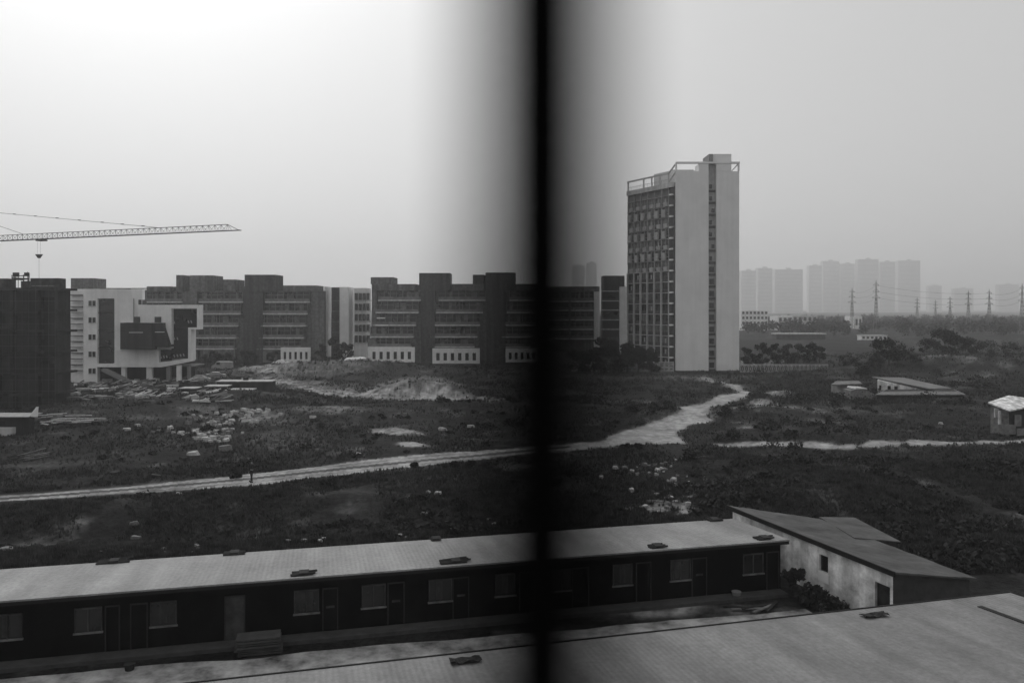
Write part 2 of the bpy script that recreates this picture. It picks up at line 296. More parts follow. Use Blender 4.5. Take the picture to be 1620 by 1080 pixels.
# ground cover: grass tufts everywhere, scrub where the photo is dark and lumpy
def tufts(N, ylo, yhi, xlo, xhi, hh, pw=1.0):
    px = rng.uniform(xlo, xhi, N); py = ylo+(yhi-ylo)*rng.random(N)**pw
    b, r_, p_, m_ = bare_at(px, py); Yw = H*F/(py-488); X = (px-810)/F*Yw
    den = fbm(X/6+30, Yw/6, 4)
    k = (b < .3) & (rdist(X, Yw) > 2.6) & (den > -.20+.16*rng.random(N)) & ((Yw > 53+.245*X) | ((X > 24.5) & (Yw > 30))); X = X[k]; Yw = Yw[k]; den = den[k]
    z = hgt(X, Yw); n_ = len(X); B = 6
    X = np.repeat(X, B); Y = np.repeat(Yw, B); z = np.repeat(z, B); h = np.repeat(hh*(.5+rng.random(n_))*(1+2*np.clip(den, 0, 1)), B)*(.6+.7*rng.random(n_*B))
    t = rng.uniform(0, 2*np.pi, n_*B); o = rng.random(n_*B)*h*.5; wd = h*.16
    bx = X+np.cos(t)*o; by = Y+np.sin(t)*o; lx = np.cos(t)*h*.5*rng.random(n_*B); ly = np.sin(t)*h*.5*rng.random(n_*B)
    v = np.stack([np.stack([bx-np.sin(t)*wd, by+np.cos(t)*wd, z-.05], -1), np.stack([bx+np.sin(t)*wd, by-np.cos(t)*wd, z-.05], -1), np.stack([bx+lx, by+ly, z+h], -1)], 1).reshape(-1, 3)
    return v
v = np.concatenate([tufts(105000, 592, 905, -120, 1740, .19), tufts(34000, 560, 640, -120, 1740, .3), tufts(70000, 740, 905, -120, 1740, .15)])
tag(npmesh('grass', v, np.arange(len(v)).reshape(-1, 3), M['grass']), kind='stuff')
cs = []; rs = []
def scrub(N, x0, x1, y0, y1, r0, r1):
    for i in range(N):
        px = random.uniform(x0, x1); py = random.uniform(y0, y1); b = bare_at(np.array([px]), np.array([py]))[0][0]
        if b > .25: continue
        Y = GY(py); X = (px-810)/F*Y
        if (Y < 55+.245*X+ .5 and X < 25.5) or float(fbm(np.array([X/7]), np.array([Y/7]), 3)[0]) < -.06 or rdist(np.array([X]), np.array([Y]))[0] < 4.2: continue
        r = random.uniform(r0, r1); cs.append((X, Y, hz(X, Y)+r*.15)); rs.append(r)
scrub(420, 1080, 1760, 705, 905, .5, 1.5); scrub(230, -100, 900, 775, 860, .3, .9); scrub(240, 960, 1760, 600, 695, .5, 1.5); scrub(170, 0, 900, 640, 745, .3, .9); scrub(140, 440, 960, 568, 640, .6, 1.5); scrub(170, 1180, 1760, 560, 640, 1.0, 2.4)
q, f = leaves(cs, rs, 75, .17, .5); tag(npmesh('scrub', q, f, M['leafd']), kind='stuff')
# far woods beyond the field
cs = []; rs = []
for i in range(900):
    Y = random.uniform(435, 950); px = random.uniform(1180, 1900) if random.random() < .8 else random.uniform(-300, 1000); X = (px-810)/F*Y
    r = random.uniform(2.0, 4.5); cs.append((X, Y, 1+random.uniform(.5, 1.4)*r)); rs.append(r)
q, f = leaves(cs, rs, 90, .8, .8); tag(npmesh('far_woods', q, f, M['leaf']), kind='stuff')
# ------------------------------------------------------------------ generic office blocks
def bay(root, x0, x1, Y, top, slabs, lean, mul, seed):
    rd = random.Random(seed); prev = top
    for i, y in enumerate(slabs):
        dx = -lean*i; a, b = x0+dx, x1+dx
        MB().pbox(a, b, y-1.3, y+1.1, Y, 2.3).pbox(a+1, b-1, y-5.2, y-1.4, Y+.25, .12).build('balcony', M['slab'] if i else M['slab'], root) if rd.random() < 0 else None
        s = MB().pbox(a, b, y-1.1, y+1.0, Y, 2.2).build('balcony', M['slab'], root)
        g = MB().pbox(a, b, y-5.5, y-1.2, Y+.2, .1).build('railing', M['rail'], s)
        wn = MB().pbox(a, b, prev+1, y-1.2, Y+1.7, .25).build('window', M['glass'], root)
        f = MB()
        for k in range(mul+1):
            xx = a+(b-a)*k/mul; f.pbox(xx-.5, xx+.5, prev+1, y-1.2, Y+1.5, .19)
        f.pbox(a, b, (prev+y)/2-3.2, (prev+y)/2-2.4, Y+1.52, .15); f.build('frame', M['rail'], wn)
        for k in range(2):   # drawn curtains, washing
            c = a+(b-a)*rd.random()*.9; MB().pbox(c, c+(b-a)*rd.uniform(.05, .13), prev+2.5, y-2.5, Y+1.2, .28).build('curtain', M['glassl'], wn)
        px_ = a+(b-a)*rd.choice([.42, .5, .58]); MB().pbox(px_-.7, px_+.7, prev+1, y-1.1, Y+.35, .8).build('pier', M['office'], root)
        prev = y+1
def arcade(root, x0, x1, yt, yb, Y, n_, m='plaster'):
    mb = MB(); h = yb-yt; pw = (x1-x0)/(n_*1.75+.75)*.9; st = (x1-x0-pw)/n_
    mb.pbox(x0, x1, yt, yt+h*.3, Y, .6); mb.pbox(x0, x1, yb-h*.2, yb, Y, .6)
    for i in range(n_+1): mb.pbox(x0+i*st, x0+i*st+pw, yt+h*.3, yb-h*.2, Y, .6)
    mb.build('arcade', M[m], root)
    for i in range(n_): MB().pbox(x0+i*st+pw, x0+(i+1)*st, yt+h*.3, yb-h*.2, Y+.45, .1).build('window', M['glass'], root)
def block(root, parts, Y):     # (name, x0, x1, yt, yb, dY, depth, mat)
    for nm, x0, x1, yt, yb, dY, d, m in parts:
        if d >= 10 and nm in ('roof_tower', 'wall', 'parapet') and not (nm == 'wall' and yt > 455.6):
            k = (Y+dY+min(d, 8))/(Y+dY); d = min(d, 8)
            if x1 < 800: x1 = 810+(x1-810)*k
            if x0 > 820: x0 = 810+(x0-810)*k
        elif d >= 10: d = 3
        MB().pbox(x0, x1, yt, yb, Y+dY, d).build(nm, M[m], root)
SL = [477.8, 496.5, 515.5, 534.6, 552]
def office_at(px, Y, label): return empty('office_block', ((px-810)/F*Y, Y, 0), label, 'office block', 'six storey office blocks across the waste ground')
# left block, behind the white modern building
Y = 230; o = office_at(380, Y, 'six storey grey block with two roof towers, directly right of the pale modern building')
block(o, [('wall',200,512,460,578,2,20,'office'),('parapet',232,289,453,461,.3,20,'office'),('parapet',353,387,451.5,461,.3,20,'office'),('parapet',448,512,451.5,461,.2,20,'office'),('parapet',200,232,457.5,464,1,18,'office'),
 ('roof_tower',289,296.5,435,461.1,.5,12,'office'),('roof_tower',300,353,435.5,461,.4,12,'office'),('roof_tower',353,386.8,442,452,3,10,'office'),('roof_tower',387,448,434.5,461.5,-.2,14,'officed'),
 ('stair_tower',289,312,461.2,578,.5,3,'office'),('stair_tower',385,416,461.6,578,0,3,'officed'),('stair_tower',492,512.5,461,578,.6,2,'office')], Y)
bay(o, 232, 288, Y, 461, SL[:4], 0, 6, 1); bay(o, 314, 384, Y, 461, SL, 3.4, 7, 2); bay(o, 419, 490, Y, 461, SL, 3.4, 7, 3)
arcade(o, 318, 372, 553, 577, Y-1, 6, 'office'); arcade(o, 444, 491, 549.5, 573, Y-1.5, 5); arcade(o, 416, 438, 555, 573, Y-1, 2, 'office')
# gable end and side block between the two
Y = 236; o = office_at(548, Y, 'end wall coloured sunlit-pale with a dark slot, between the left and middle grey blocks')
block(o, [('wall',512.8,524,453,576,0,14,'plaster'),('slot',524.2,537,454.5,576,1.5,10,'officed'),('wall',537.2,560,454,576,.3,14,'plaster'),('wall',560.2,587,455.5,576,2.6,12,'plaster')], Y)  # first two pale walls carry sun-facing brightness in their plaster colour
pr = 459
for i, y in enumerate([477, 493.5, 510, 527, 544]):
    for k in range(4):
        wn = MB().pbox(561+k*6.2, 566+k*6.2, y-13.5, y-2.5, Y+2.3, .4).build('window', M['glass'], o)
    MB().pbox(560.5, 587, y-2, y-.6, Y+2.2, .5).build('ledge', M['slab'], o); MB().pbox(524.4, 536.8, y-2, y-.6, Y+1.2, .4).build('ledge', M['office'], o)
# middle block
Y = 226; o = office_at(700, Y, 'grey block with white awning on its balconies, left of the window post'); SL2 = [475, 494.5, 514.5, 533, 549]
block(o, [('wall',588,858,459,580,2,20,'office'),('parapet',588,663,449.3,459.5,.3,20,'office'),('parapet',715,768,449,459.5,.3,20,'office'),('parapet',816,858,449,459.5,.3,20,'office'),
 ('roof_tower',586.5,629,438.5,449.2,3,12,'office'),('roof_tower',663,715,431.8,460,-.2,14,'officed'),('roof_tower',748,768,434.5,449,1,12,'officed'),('roof_tower',768,816,431,460,-.2,14,'officed'),
 ('stair_tower',666,688,460.1,578,0,3,'officed'),('stair_tower',770,800,460.1,578,0,3,'officed'),('stair_tower',588,596,459.5,578,.6,2,'office')], Y)
bay(o, 598, 666, Y, 459, SL2, 4.0, 7, 5); bay(o, 694, 768, Y, 459, SL2, 4.4, 7, 6); bay(o, 806, 856, Y, 459, SL2, 4.0, 6, 7)
arcade(o, 583, 656, 549, 573, Y-1.5, 6); arcade(o, 684, 759, 551, 575, Y-1.5, 6); arcade(o, 800, 852, 551, 573, Y-1, 5)
a = MB().pbox(596, 608, 502.2, 504, Y-.6, 1.5).build('awning', M['whitep'], o); MB().pbox(594, 614, 513.6, 515.4, Y-.5, .4).build('awning', M['whitep'], o)
# right wing behind the dark post
Y = 285; o = office_at(905, Y, 'lower dim wing of grey offices just right of the window post')
block(o, [('wall',858,947,461,566,2,20,'office'),('parapet',858,948.5,453,461,.3,20,'office'),('stair_tower',940,948.5,461,566,.4,6,'plaster')], Y)
bay(o, 862, 900, Y, 461, [476.7, 491, 506, 521, 536], 0, 5, 8); bay(o, 903, 939, Y, 461, [476.7, 491, 506, 521, 536], 0, 5, 9)
Y = 262; o = office_at(968, Y, 'narrow dark office tower with pale side strip, immediately left of the high-rise')
block(o, [('wall',951,980,453,572,.8,16,'officed'),('roof_tower',951,988,436,453,0,14,'officed'),('side_wall',980.2,992,453.2,572,.2,14,'plaster')], Y)
for y in [460.5, 476, 490.5, 506, 521]:
    MB().pbox(952, 980, y-.7, y+.5, Y+.2, .7).build('ledge', M['slab'], o); MB().pbox(953.5, 978.5, y+2, y+12, Y+.6, .3).build('window', M['glass'], o)
# ------------------------------------------------------------------ high-rise
Y0 = 199.3; A = W(1068, 586, Y0); A.z = 0; C = W(1170, 586, Y0); C.z = 0; B = Vector((31.5, 215.6, 0)); fu = (B-A).normalized(); fn = Vector((-fu.y, fu.x, 0)) if False else Vector((-.867, -.497, 0)); Lf = (B-A).length
hr = empty('high_rise', (A.x, A.y, 0), 'tall seventeen storey slab tower with blank pale end wall and open roof frame', 'tower block')
z1 = 46.6; back = C+(B-A)
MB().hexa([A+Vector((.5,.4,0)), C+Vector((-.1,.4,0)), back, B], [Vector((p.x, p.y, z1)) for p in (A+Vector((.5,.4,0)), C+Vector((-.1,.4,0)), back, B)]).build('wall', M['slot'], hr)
gx = lambda x: (x-810)/F*(Y0-1.0)
zg = lambda y: H-(y-488)/F*(Y0-1.0)
MB().box(gx(1069.5), gx(1121), Y0-1, Y0+.35, 0, zg(271)).build('end_wall', M['tile'], hr)
MB().box(gx(1133.5), gx(1169.5), Y0-1, Y0+.35, 0, zg(271.2)).build('end_wall', M['tile'], hr)
MB().box(gx(1105.5), gx(1121), Y0-1, Y0+3, zg(271), zg(259)).box(gx(1133.5), gx(1157), Y0-1, Y0+3, zg(271), zg(259)).build('parapet', M['tile'], hr)
MB().box(gx(1069), gx(1170.3), Y0-1.1, Y0-.3, zg(258.8), zg(256)).box(gx(1069), gx(1071.2), Y0-1.05, Y0-.35, zg(271), zg(258.8)).box(gx(1168), gx(1170), Y0-1.05, Y0-.35, zg(271), zg(258.8)).tube((gx(1158.5), Y0-.6, zg(270)), (gx(1168), Y0-.6, zg(259.5)), .16).build('roof_frame', M['tile'], hr)
fr = MB()
for i in range(7): fr.box(gx(1074+i*5.2), gx(1074.7+i*5.2), Y0+5, Y0+5.2, zg(271), zg(263))
fr.box(gx(1071), gx(1106), Y0+5, Y0+5.2, zg(263.4), zg(262)).build('railing', M['slab'], hr)
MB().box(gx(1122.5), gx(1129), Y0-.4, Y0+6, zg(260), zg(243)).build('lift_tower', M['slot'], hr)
MB().box(gx(1129.1), gx(1159.5), Y0+.4, Y0+8, zg(260), zg(242)).build('lift_tower', M['tile'], hr)
MB().box(gx(1121.1), gx(1133.4), Y0-.1, Y0+.38, 0, zg(256.5)).build('stairwell', M['strip'], hr)
for i in range(16):
    y = 578-i*18.95+4; 
    if y < 290: break
    k = [1123.2, 1127, 1123.2][i % 3] if y < 420 else 1123.5
    wd = 4.5 if y < 420 else 7.5
    wn = MB().box(gx(k), gx(k+wd), Y0-.2, Y0-.12, zg(y), zg(y-(6.5 if y < 420 else 8.5))).build('stair_window', M['glass'], hr)
    MB().box(gx(1121.3), gx(1133.2), Y0-.3, Y0-.12, zg(y+5.5), zg(y+2)).build('landing', M['greyw'], hr)
FH = 2.72; nb = 6; bw_ = (Lf-2.2)/nb
def fo(mb, a0, a1, b0, b1, zz0, zz1): return mb.obox(A, fu, fn, a0, a1, b0, b1, zz0, zz1)
rd = random.Random(4)
MB().obox(A, fu, fn, .05, 2.0, .0, .25, 0, z1-.5).build('corner_strip', M['officed'], hr)
for j in range(17):
    zb = .45+j*FH
    s = fo(MB(), .1, Lf, 0, .62 if j < 10 else .5, zb-.06, zb+.06).build('floor_ledge', M['slab'] if j < 10 else M['box'], hr)
    fo(MB(), .3, 1.2, .3, .95, zb-.15, zb+.25).build('ledge_tip', M['plaster'], s)
    if j >= 16: continue
    for k in range(nb):
        a = 2.1+k*bw_; g = fo(MB(), a+.12, a+bw_-.12, .05, .12, zb+.1, zb+FH-.12).build('window', M['glass'] if rd.random() < .5 else M['glassl'], hr)
        f = MB(); fo(f, a+bw_*.5-.05, a+bw_*.5+.05, .12, .2, zb+.1, zb+FH-.12)
        fo(f, a+.12, a+bw_-.12, .13, .19, zb+.85, zb+.95)
        if j >= 9:                       # boxed balconies on the upper storeys, in staggered pairs
            off = .12 if (j+0) % 2 else bw_*.35
            fo(f, a+off, a+off+bw_*.5, .2, .75, zb+.12, zb+(1.15 if j % 2 else 2.0)); f.build('balcony_box', M['box'], g)
        else:
            fo(f, a+.12, a+bw_-.12, .13, .17, zb+.1, zb+.84); f.build('frame', M['officed'], g)
        if rd.random() < .12: fo(MB(), a+bw_*.3, a+bw_*.5, .3, .36, zb+.9, zb+2.0).build('washing', M['clothl'], g)
for k in range(nb+1):
    a = 2.0+k*bw_; fo(MB(), a-.1, a+.1, 0, .72 if k else .5, .3, .45+9*FH-.1).build('fin', M['slab'], hr); fo(MB(), a-.07, a+.07, 0, .4, .45+9*FH, z1-.8).build('fin', M['box'], hr)
fo(MB(), .2, Lf, -.4, .65, z1-.7, z1+.5).build('parapet', M['slab'], hr)
f = MB(); zt = 49.4
for k in (0, 1, 2, 3, 5): fo(f, 2.0+k*(Lf-2.4)/5, 2.3+k*(Lf-2.4)/5, .1, .4, z1+.5, zt)
fo(f, 2.0, Lf, .1, .45, zt, zt+.4); P1 = A+fu*2.0+fn*.3; P2 = Vector((gx(1070.5), Y0-.6, zg(257.5))); f.tube((P1.x, P1.y, zt+.2), P2, .22); f.tube((P1.x, P1.y, z1+.8), (P2.x, P2.y, zg(270)), .2)
P3 = A+fu*6.5+fn*.3; f.build('roof_frame', M['slab'], hr)
f = MB()
for k in range(24): fo(f, 2.5+k*.68, 2.56+k*.68, -.1, -.04, z1+.5, z1+1.5)
fo(f, 2.4, Lf-.2, -.12, -.02, z1+1.5, z1+1.58).build('railing', M['slab'], hr)
MB().obox(A, fu, Vector((1, 0, 0)), 5.5, 12, 2.5, 9, z1, 50.8).build('roof_tower', M['tile'], hr)
# ------------------------------------------------------------------ white modern building, left
Y = 167; o = empty('modern_building', ((215-810)/F*Y, Y, 0), 'pale modern five storey building with stepped frame, dark projecting box and open ground floor', 'building')
MB().pbox(132, 154, 457, 605, Y, 1.2).build('wall', M['plaster'], o)
MB().pbox(112, 131.8, 459, 605, Y+.6, .6).build('wall', M['plaster'], o)
for i in range(14): MB().pbox(111, 129, 466+i*9.2, 467+i*9.2, Y-.1-.25*(i % 2), .6).build('ledge', M['darkcon'], o)
w2 = MB().pbox(154.1, 180.8, 457, 472, Y, 1.2).pbox(154.1, 180.8, 575, 580.5, Y, 1.2).pbox(181, 218, 457.5, 510, Y, 1.2).pbox(181, 190, 510.1, 553, Y, 1.2)
w2.poly([(154.1,580.6),(181,580.6),(255,580.8),(302,571.5),(302,567),(251,573),(251,553.1),(181,553.1),(181,574),(181,574)], Y-.4, 2).build('wall', M['plaster'], o)
MB().pbox(218.1, 225, 457.5, 474, Y, 1.2).pbox(218.1, 228, 482, 510, Y+.05, 1.1).build('wall', M['plaster'], o); MB().pbox(112, 197, 457.2, 575, Y+1.25, 8).pbox(197.1, 287, 484, 572, Y+1.5, 7.7).build('wall', M['plaster'], o)
MB().poly([(218.2,482.2),(315,482),(315,521),(302.2,521),(302.2,571.4),(297.5,571.9),(297.5,518),(311.5,518),(311.5,488),(271,488),(271,551),(245,553),(190,553.05),(190,510.2),(218.2,510.2)], Y-.7, 2.2).build('stepped_frame', M['plaster'], o)
for a in range(4):
    yy = [472.3, 495.5, 523.5, 552][a]; y2 = [494, 522, 550.5, 574.8][a]
    g = MB().pbox(154.6, 180.4, yy, y2, Y+.7, .2).build('stair_glazing', M['glass'], o); MB().pbox(154.6, 180.4, y2-.2, y2+1.2, Y+.4, .5).build('spandrel', M['officed'], g)
for y in (475.5, 502, 529, 556, 582.5):
    for x in (140, 146.2): wn = MB().pbox(x, x+4.8, y, y+8.2, Y-.06, .1).build('window', M['glass'], o); MB().pbox(x-.5, x+5.3, y+8.2, y+9, Y-.15, .2).build('sill', M['slab'], wn)
MB().pbox(271.2, 311.3, 488.2, 517.9, Y+.5, .3).pbox(271.2, 297.3, 518, 567, Y+.5, .3).pbox(251.2, 271.1, 553, 572.5, Y+.5, .3).build('dark_glazing', M['glass'], o)
for x, y in [(274,508),(296.5,507),(301,507),(274,533.5),(279,533.5),(253,563),(257.5,562.5),(262,562),(274,561),(279,560.5),(284,560),(289,559.5)]:
    MB().poly([(x,y),(x+1.6,y-.3),(x+3,y+3.8),(x+1.4,y+4.2)], Y-.1, .12).build('open_pane', M['frame'], o)
MB().poly([(190.2,510.5),(240,511),(240,553),(190.2,552.5)], Y-3.2, 3.6).build('projecting_box', M['darkcon'], o)
MB().poly([(240.2,511),(257.5,510.5),(258,518),(268,549),(240.2,549)], Y-2.0, 2.4).build('projecting_box', M['darkcon'], o)
MB().pbox(204, 226, 525.3, 526.2, Y-3.3, .08).pbox(245, 260, 524.6, 525.8, Y-2.1, .08).build('light_strip', M['plaster'], o)
MB().pbox(211, 221, 501, 510, Y-.9, 1).build('roof_hatch', M['greyw'], o); MB().pbox(244.5, 254.5, 501, 510, Y-.9, 1).build('roof_hatch', M['greyw'], o)
MB().pbox(218.5, 223.5, 474, 481.8, Y+.3, .2).build('window', M['glass'], o); MB().pbox(211, 211.8, 472, 505, Y-.25, .15).build('downpipe', M['slot'], o)
MB().pbox(154.2, 300, 581, 604, Y+5, 3).build('rear_wall', M['darkcon'], o); MB().pbox(150, 303, 578.5, 580.2, Y+1.7, 7).build('soffit', M['slot'], o)
for x0, x1, m in ((191.8,198.2,'plaster'),(231.5,239.8,'plaster'),(263,269,'slot'),(279,285.5,'plaster'),(296,300,'slot')): MB().pbox(x0, x1, 580.9 if x0 < 255 else 577.5, 606, Y+(.1 if x0 < 290 else .8), .8).build('column', M[m], o)
MB().poly([(160,583.5),(166,583.5),(206,603),(206,607),(200,606.5),(160,587)], Y-1.5, 1.2).build('stair_ramp', M['slot'], o)
MB().pbox(190, 250, 604.5, 606.5, Y-1, 9).build('floor_slab', M['greyw'], o)
# ------------------------------------------------------------------ dark netted shell, far left
Y = 124; o = empty('netted_building', ((50-810)/F*Y, Y, 0), 'dark unfinished concrete building wrapped in netting and scaffold at the left edge', 'building')
MB().pbox(-70, 84, 455, 650, Y+2.3, 5).build('wall', M['darkcon'], o)
for y in (455, 489, 522.5, 556, 590, 623): MB().pbox(-70, 84, y, y+3.5, Y+1, 7).build('floor_slab', M['darkcon'], o)
for x in (-40, -6, 18, 58, 81): MB().pbox(x-2.5, x+2.5, 458, 650, Y+1.3, 1.3).build('column', M['darkcon'], o)
for x0, x1 in ((-35,-10),(62,79)):
    for y in (470, 503, 537, 571, 604): MB().pbox(x0, x1, y, y+18, Y+2.1, .25).build('opening', M['glass'], o)
f = MB()
for i in range(16): x = -70+i*10.5; q = W(x, 646, Y+.2); f.tube((q.x, Y+.2, 0), (q.x, Y+.2, H+40/F*Y), .035, 5)
for i in range(11): z = .9+i*1.75; f.tube((W(-70,0,Y).x, Y+.15, z), (W(88,0,Y).x, Y+.15, z), .035, 5)
f.build('scaffold', M['rust'], o)
for x0, x1, y0, y1 in ((-70,16,520,560),(22,60,462,500),(70,86,470,560),(22,60,556,590),(66,86,575,630),(-70,-8,590,640)): MB().pbox(x0, x1, y0, y1, Y+.35, .03).build('netting', M['net'], o)
for x0, x1, yt, dy in ((-20,12,440.5,5),(48,92,440,3.5),(33,47,444.5,5)): MB().pbox(x0, x1, yt, 455.5, Y+dy, 2.2).build('roof_tower', M['officed'], o)
f = MB(); rd = random.Random(3)
for i in range(10):
    x = 18+rd.random()*28; f.tube(W(x, 455, Y+3+rd.random()*3), W(x+rd.uniform(-1, 1), 429+rd.random()*9, Y+3+rd.random()*3), .05, 5)
for i in range(9): y = 430+rd.random()*14; f.tube(W(17+rd.random()*6, y, Y+4), W(35+rd.random()*13, y+rd.uniform(-1.5, 1.5), Y+5), .07, 5)
f.pbox(20, 30, 431, 438, Y+4.2, .1).pbox(38, 46, 431, 437, Y+4.4, .1); f.build('roof_scaffold', M['steel'], o)
MB().pbox(50, 84, 451.5, 452.6, Y+1.2, .3).build('guard_rail', M['slot'], o)
o = office_at(140, 245, 'plain grey roof tower showing above the left end of the pale modern building')
block(o, [('wall',112,168,440,600,0,14,'office'),('wall',168.2,200,456,600,2,12,'office')], 245); MB().pbox(168.2, 232, 455.5, 457, 246, 1).build('parapet', M['office'], o)
# ------------------------------------------------------------------ tower crane
cr_t = Vector((-56.2, 164, 0)); cdv = Vector((-.9303, .3665, 0)); cp = Vector((.3665, .9303, 0))
CP = lambda s, z, b=0: (cr_t+cdv*s+cp*b)+Vector((0, 0, z))
base = CP(96, 0); cr = empty('tower_crane', (base.x, base.y, 0), 'tower crane with thin lattice jib reaching in over the roofs from the left', 'crane')
f = MB(); n_ = 56; z0, zt = 31.6, 32.9
for b in (-.55, .55): f.tube(CP(-.4, z0, b*.4), CP(94, z0, b), .09, 5)
f.tube(CP(3, zt), CP(94, zt), .075, 5); f.tube(CP(3, zt), CP(0, z0), .06, 5)
for i in range(n_):
    s = 3+i*1.63
    for b in (-.55, .55): f.tube(CP(s-.8, z0, b), CP(s, zt), .035, 4); f.tube(CP(s, zt), CP(s+.83, z0, b), .035, 4)
    f.tube(CP(s, z0, -.55), CP(s, z0, .55), .03, 4)
f.build('jib', M['steel'], cr)
f = MB(); f.tube(CP(21.7, 32.95), CP(96, 41), .045, 5); f.tube(CP(63, 32.95), CP(96, 42), .045, 5)
for s in (26, 32, 38, 45, 52, 59, 66, 73): t = (s-21.7)/74.3; f.tube(CP(s-.4, 32.95+t*8.05), CP(s+.4, 32.95+(t+.01)*8.05), .11, 5)
f.build('tie_rod', M['steel'], cr)
f = MB()
for b in (-.8, .8):
    for c in (-.8, .8): f.tube(CP(96+c, 0, b), CP(96+c, 33, b), .09, 5)
    for i in range(19): f.tube(CP(95.2, 1.7*i, b), CP(96.8, 1.7*i+1.7, b), .04, 4); f.tube(CP(96+b, 1.7*i, -.8), CP(96+b, 1.7*i+1.7, .8), .04, 4)
f.build('mast', M['steel'], cr)
f = MB()
for b in (-.7, .7): f.tube(CP(95.3, 33, b), CP(96, 42.3), .1, 5); f.tube(CP(96.7, 33, b), CP(96, 42.3), .1, 5)
f.build('cathead', M['steel'], cr); f = MB(); f.obox(CP(97, 0), cdv, cp, 0, 14, -.7, .7, 31.5, 31.9); f.obox(CP(107, 0), cdv, cp, 0, 4, -.9, .9, 29.5, 32.5); f.build('counter_jib', M['steel'], cr)
MB().obox(CP(94, 0), cdv, cp, 0, 1.6, .9, 2.2, 30.4, 32.6).build('cab', M['greyp'], cr)
f = MB().obox(CP(57, 0), cdv, cp, -1.0, 1.0, -.75, .75, 31.15, 31.5); f.build('trolley', M['steel'], cr)
f = MB(); q = CP(57.8, 0)
for b in (-.35, .35): f.tube((q.x+b, q.y, 31.2), (q.x+b*.9, q.y, 28.2), .018, 4)
f.hexa([(q.x-.2,q.y-.25,27.2),(q.x+.2,q.y-.25,27.2),(q.x+.2,q.y+.25,27.2),(q.x-.2,q.y+.25,27.2)], [(q.x-.8,q.y-.25,28.1),(q.x+.8,q.y-.25,28.1),(q.x+.8,q.y+.25,28.1),(q.x-.8,q.y+.25,28.1)]); f.tube((q.x,q.y,27.2),(q.x,q.y,22.6),.03,4); f.build('hook_block', M['steel'], cr)
# ------------------------------------------------------------------ long dormitory shed
O = Vector((15.1, 43.3, 0)); DL = 56.0
dm = empty('dormitory', (O.x, O.y, 0), 'long single storey black-walled shed with pale flat sheet roof and a row of windows', 'shed')
UN = Vector((.9678, .2519, 0)); VN = Vector((-.2519, .9678, 0))
def q4(a0, b0, a1, b1, zs, o=O): u, v = (U, V) if o is O else (UN, VN); return [Vector((*(o+u*a+v*b).xy, z)) for (a, b), z in zip(((a0,b0),(a1,b0),(a1,b1),(a0,b1)), zs)]
def roofslab(o, a0, a1, b0, b1, zf, zr, th, nm, m, root): MB().hexa(q4(a0,b0,a1,b1,(zf,zf,zr,zr),o), q4(a0,b0,a1,b1,(zf+th,zf+th,zr+th,zr+th),o)).build(nm, m, root)
roofslab(O, -DL, 0, 0, 6.05, 2.87, 2.47, .08, 'roof', M['sheet'], dm)
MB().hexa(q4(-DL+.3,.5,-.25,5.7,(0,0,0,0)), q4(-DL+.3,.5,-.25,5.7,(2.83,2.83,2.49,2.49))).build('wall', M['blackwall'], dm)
MB().hexa(q4(-DL,.02,-.02,.1,(2.70,)*4), q4(-DL,.02,-.02,.1,(2.865,)*4)).build('fascia', M['trimd'], dm)
MB().obox(O, U, V, -DL+.2, -.3, -.35, .49, -.1, .16).build('plinth', M['greyw'], dm)
P0 = O+V*.5
def ws(x, P=P0): r = (x-810)/F; return (P.x-r*P.y)/(U.x-r*U.y)
WX = [(-12,36),(118,162),(238,280),(465,505),(572,610),(678,715),(783,815),(873,903),(969,1000),(1060,1092),(1175,1207)]
rd = random.Random(11)
for i, (xa, xb) in enumerate(WX):
    s0 = -ws(xa); s1 = -ws(xb); wn = MB().obox(P0, U, V, s0, s1, -.02, -.001, 1.06, 2.2).build('window', M['glass'], dm)
    fm = MB()
    for a in (s0, s1-.05, (s0+s1)/2-.03): fm.obox(P0, U, V, a, a+.05, -.075, -.02, 1.12, 2.14)
    fm.obox(P0, U, V, s0, s1, -.08, -.021, 2.14, 2.21).build('frame', M['dframe'], wn)
    MB().obox(P0, U, V, s0-.04, s1+.04, -.12, -.021, 1.05, 1.12).build('sill', M['dsill'], wn)
    if i % 3 != 1: c = s0+(s1-s0)*rd.uniform(.15, .5); MB().obox(P0, U, V, c, c+.32, -.03, -.021, 1.2, 2.1).build('curtain', M['dframe'], wn)
DX = [(166,190),(206,234),(355,388),(510,535),(613,640),(716,742),(821,846),(905,932),(1006,1030),(1094,1118),(1212,1232)]
for i, (xa, xb) in enumerate(DX):
    s0 = -ws(xa); s1 = -ws(xb); d = MB().obox(P0, U, V, s0+.06, s1-.06, -.03, -.001, .17, 2.14).build('door', M['blackwall'] if i != 2 else M['dframe'], dm)
    fm = MB(); fm.obox(P0, U, V, s0, s0+.05, -.06, -.001, .17, 2.15); fm.obox(P0, U, V, s1-.05, s1, -.06, -.001, .17, 2.15); fm.obox(P0, U, V, s0, s1, -.06, -.001, 2.15, 2.21); fm.build('frame', M['trimd2'], d)
    if i in (3, 4, 5, 9): MB().obox(P0, U, V, (s0+s1)/2-.2, (s0+s1)/2+.2, -.04, -.031, 1.25, 1.36).build('notice', M['dframe'], d)
SH = 'shallow bundle lying dark on the pale dormitory roof'
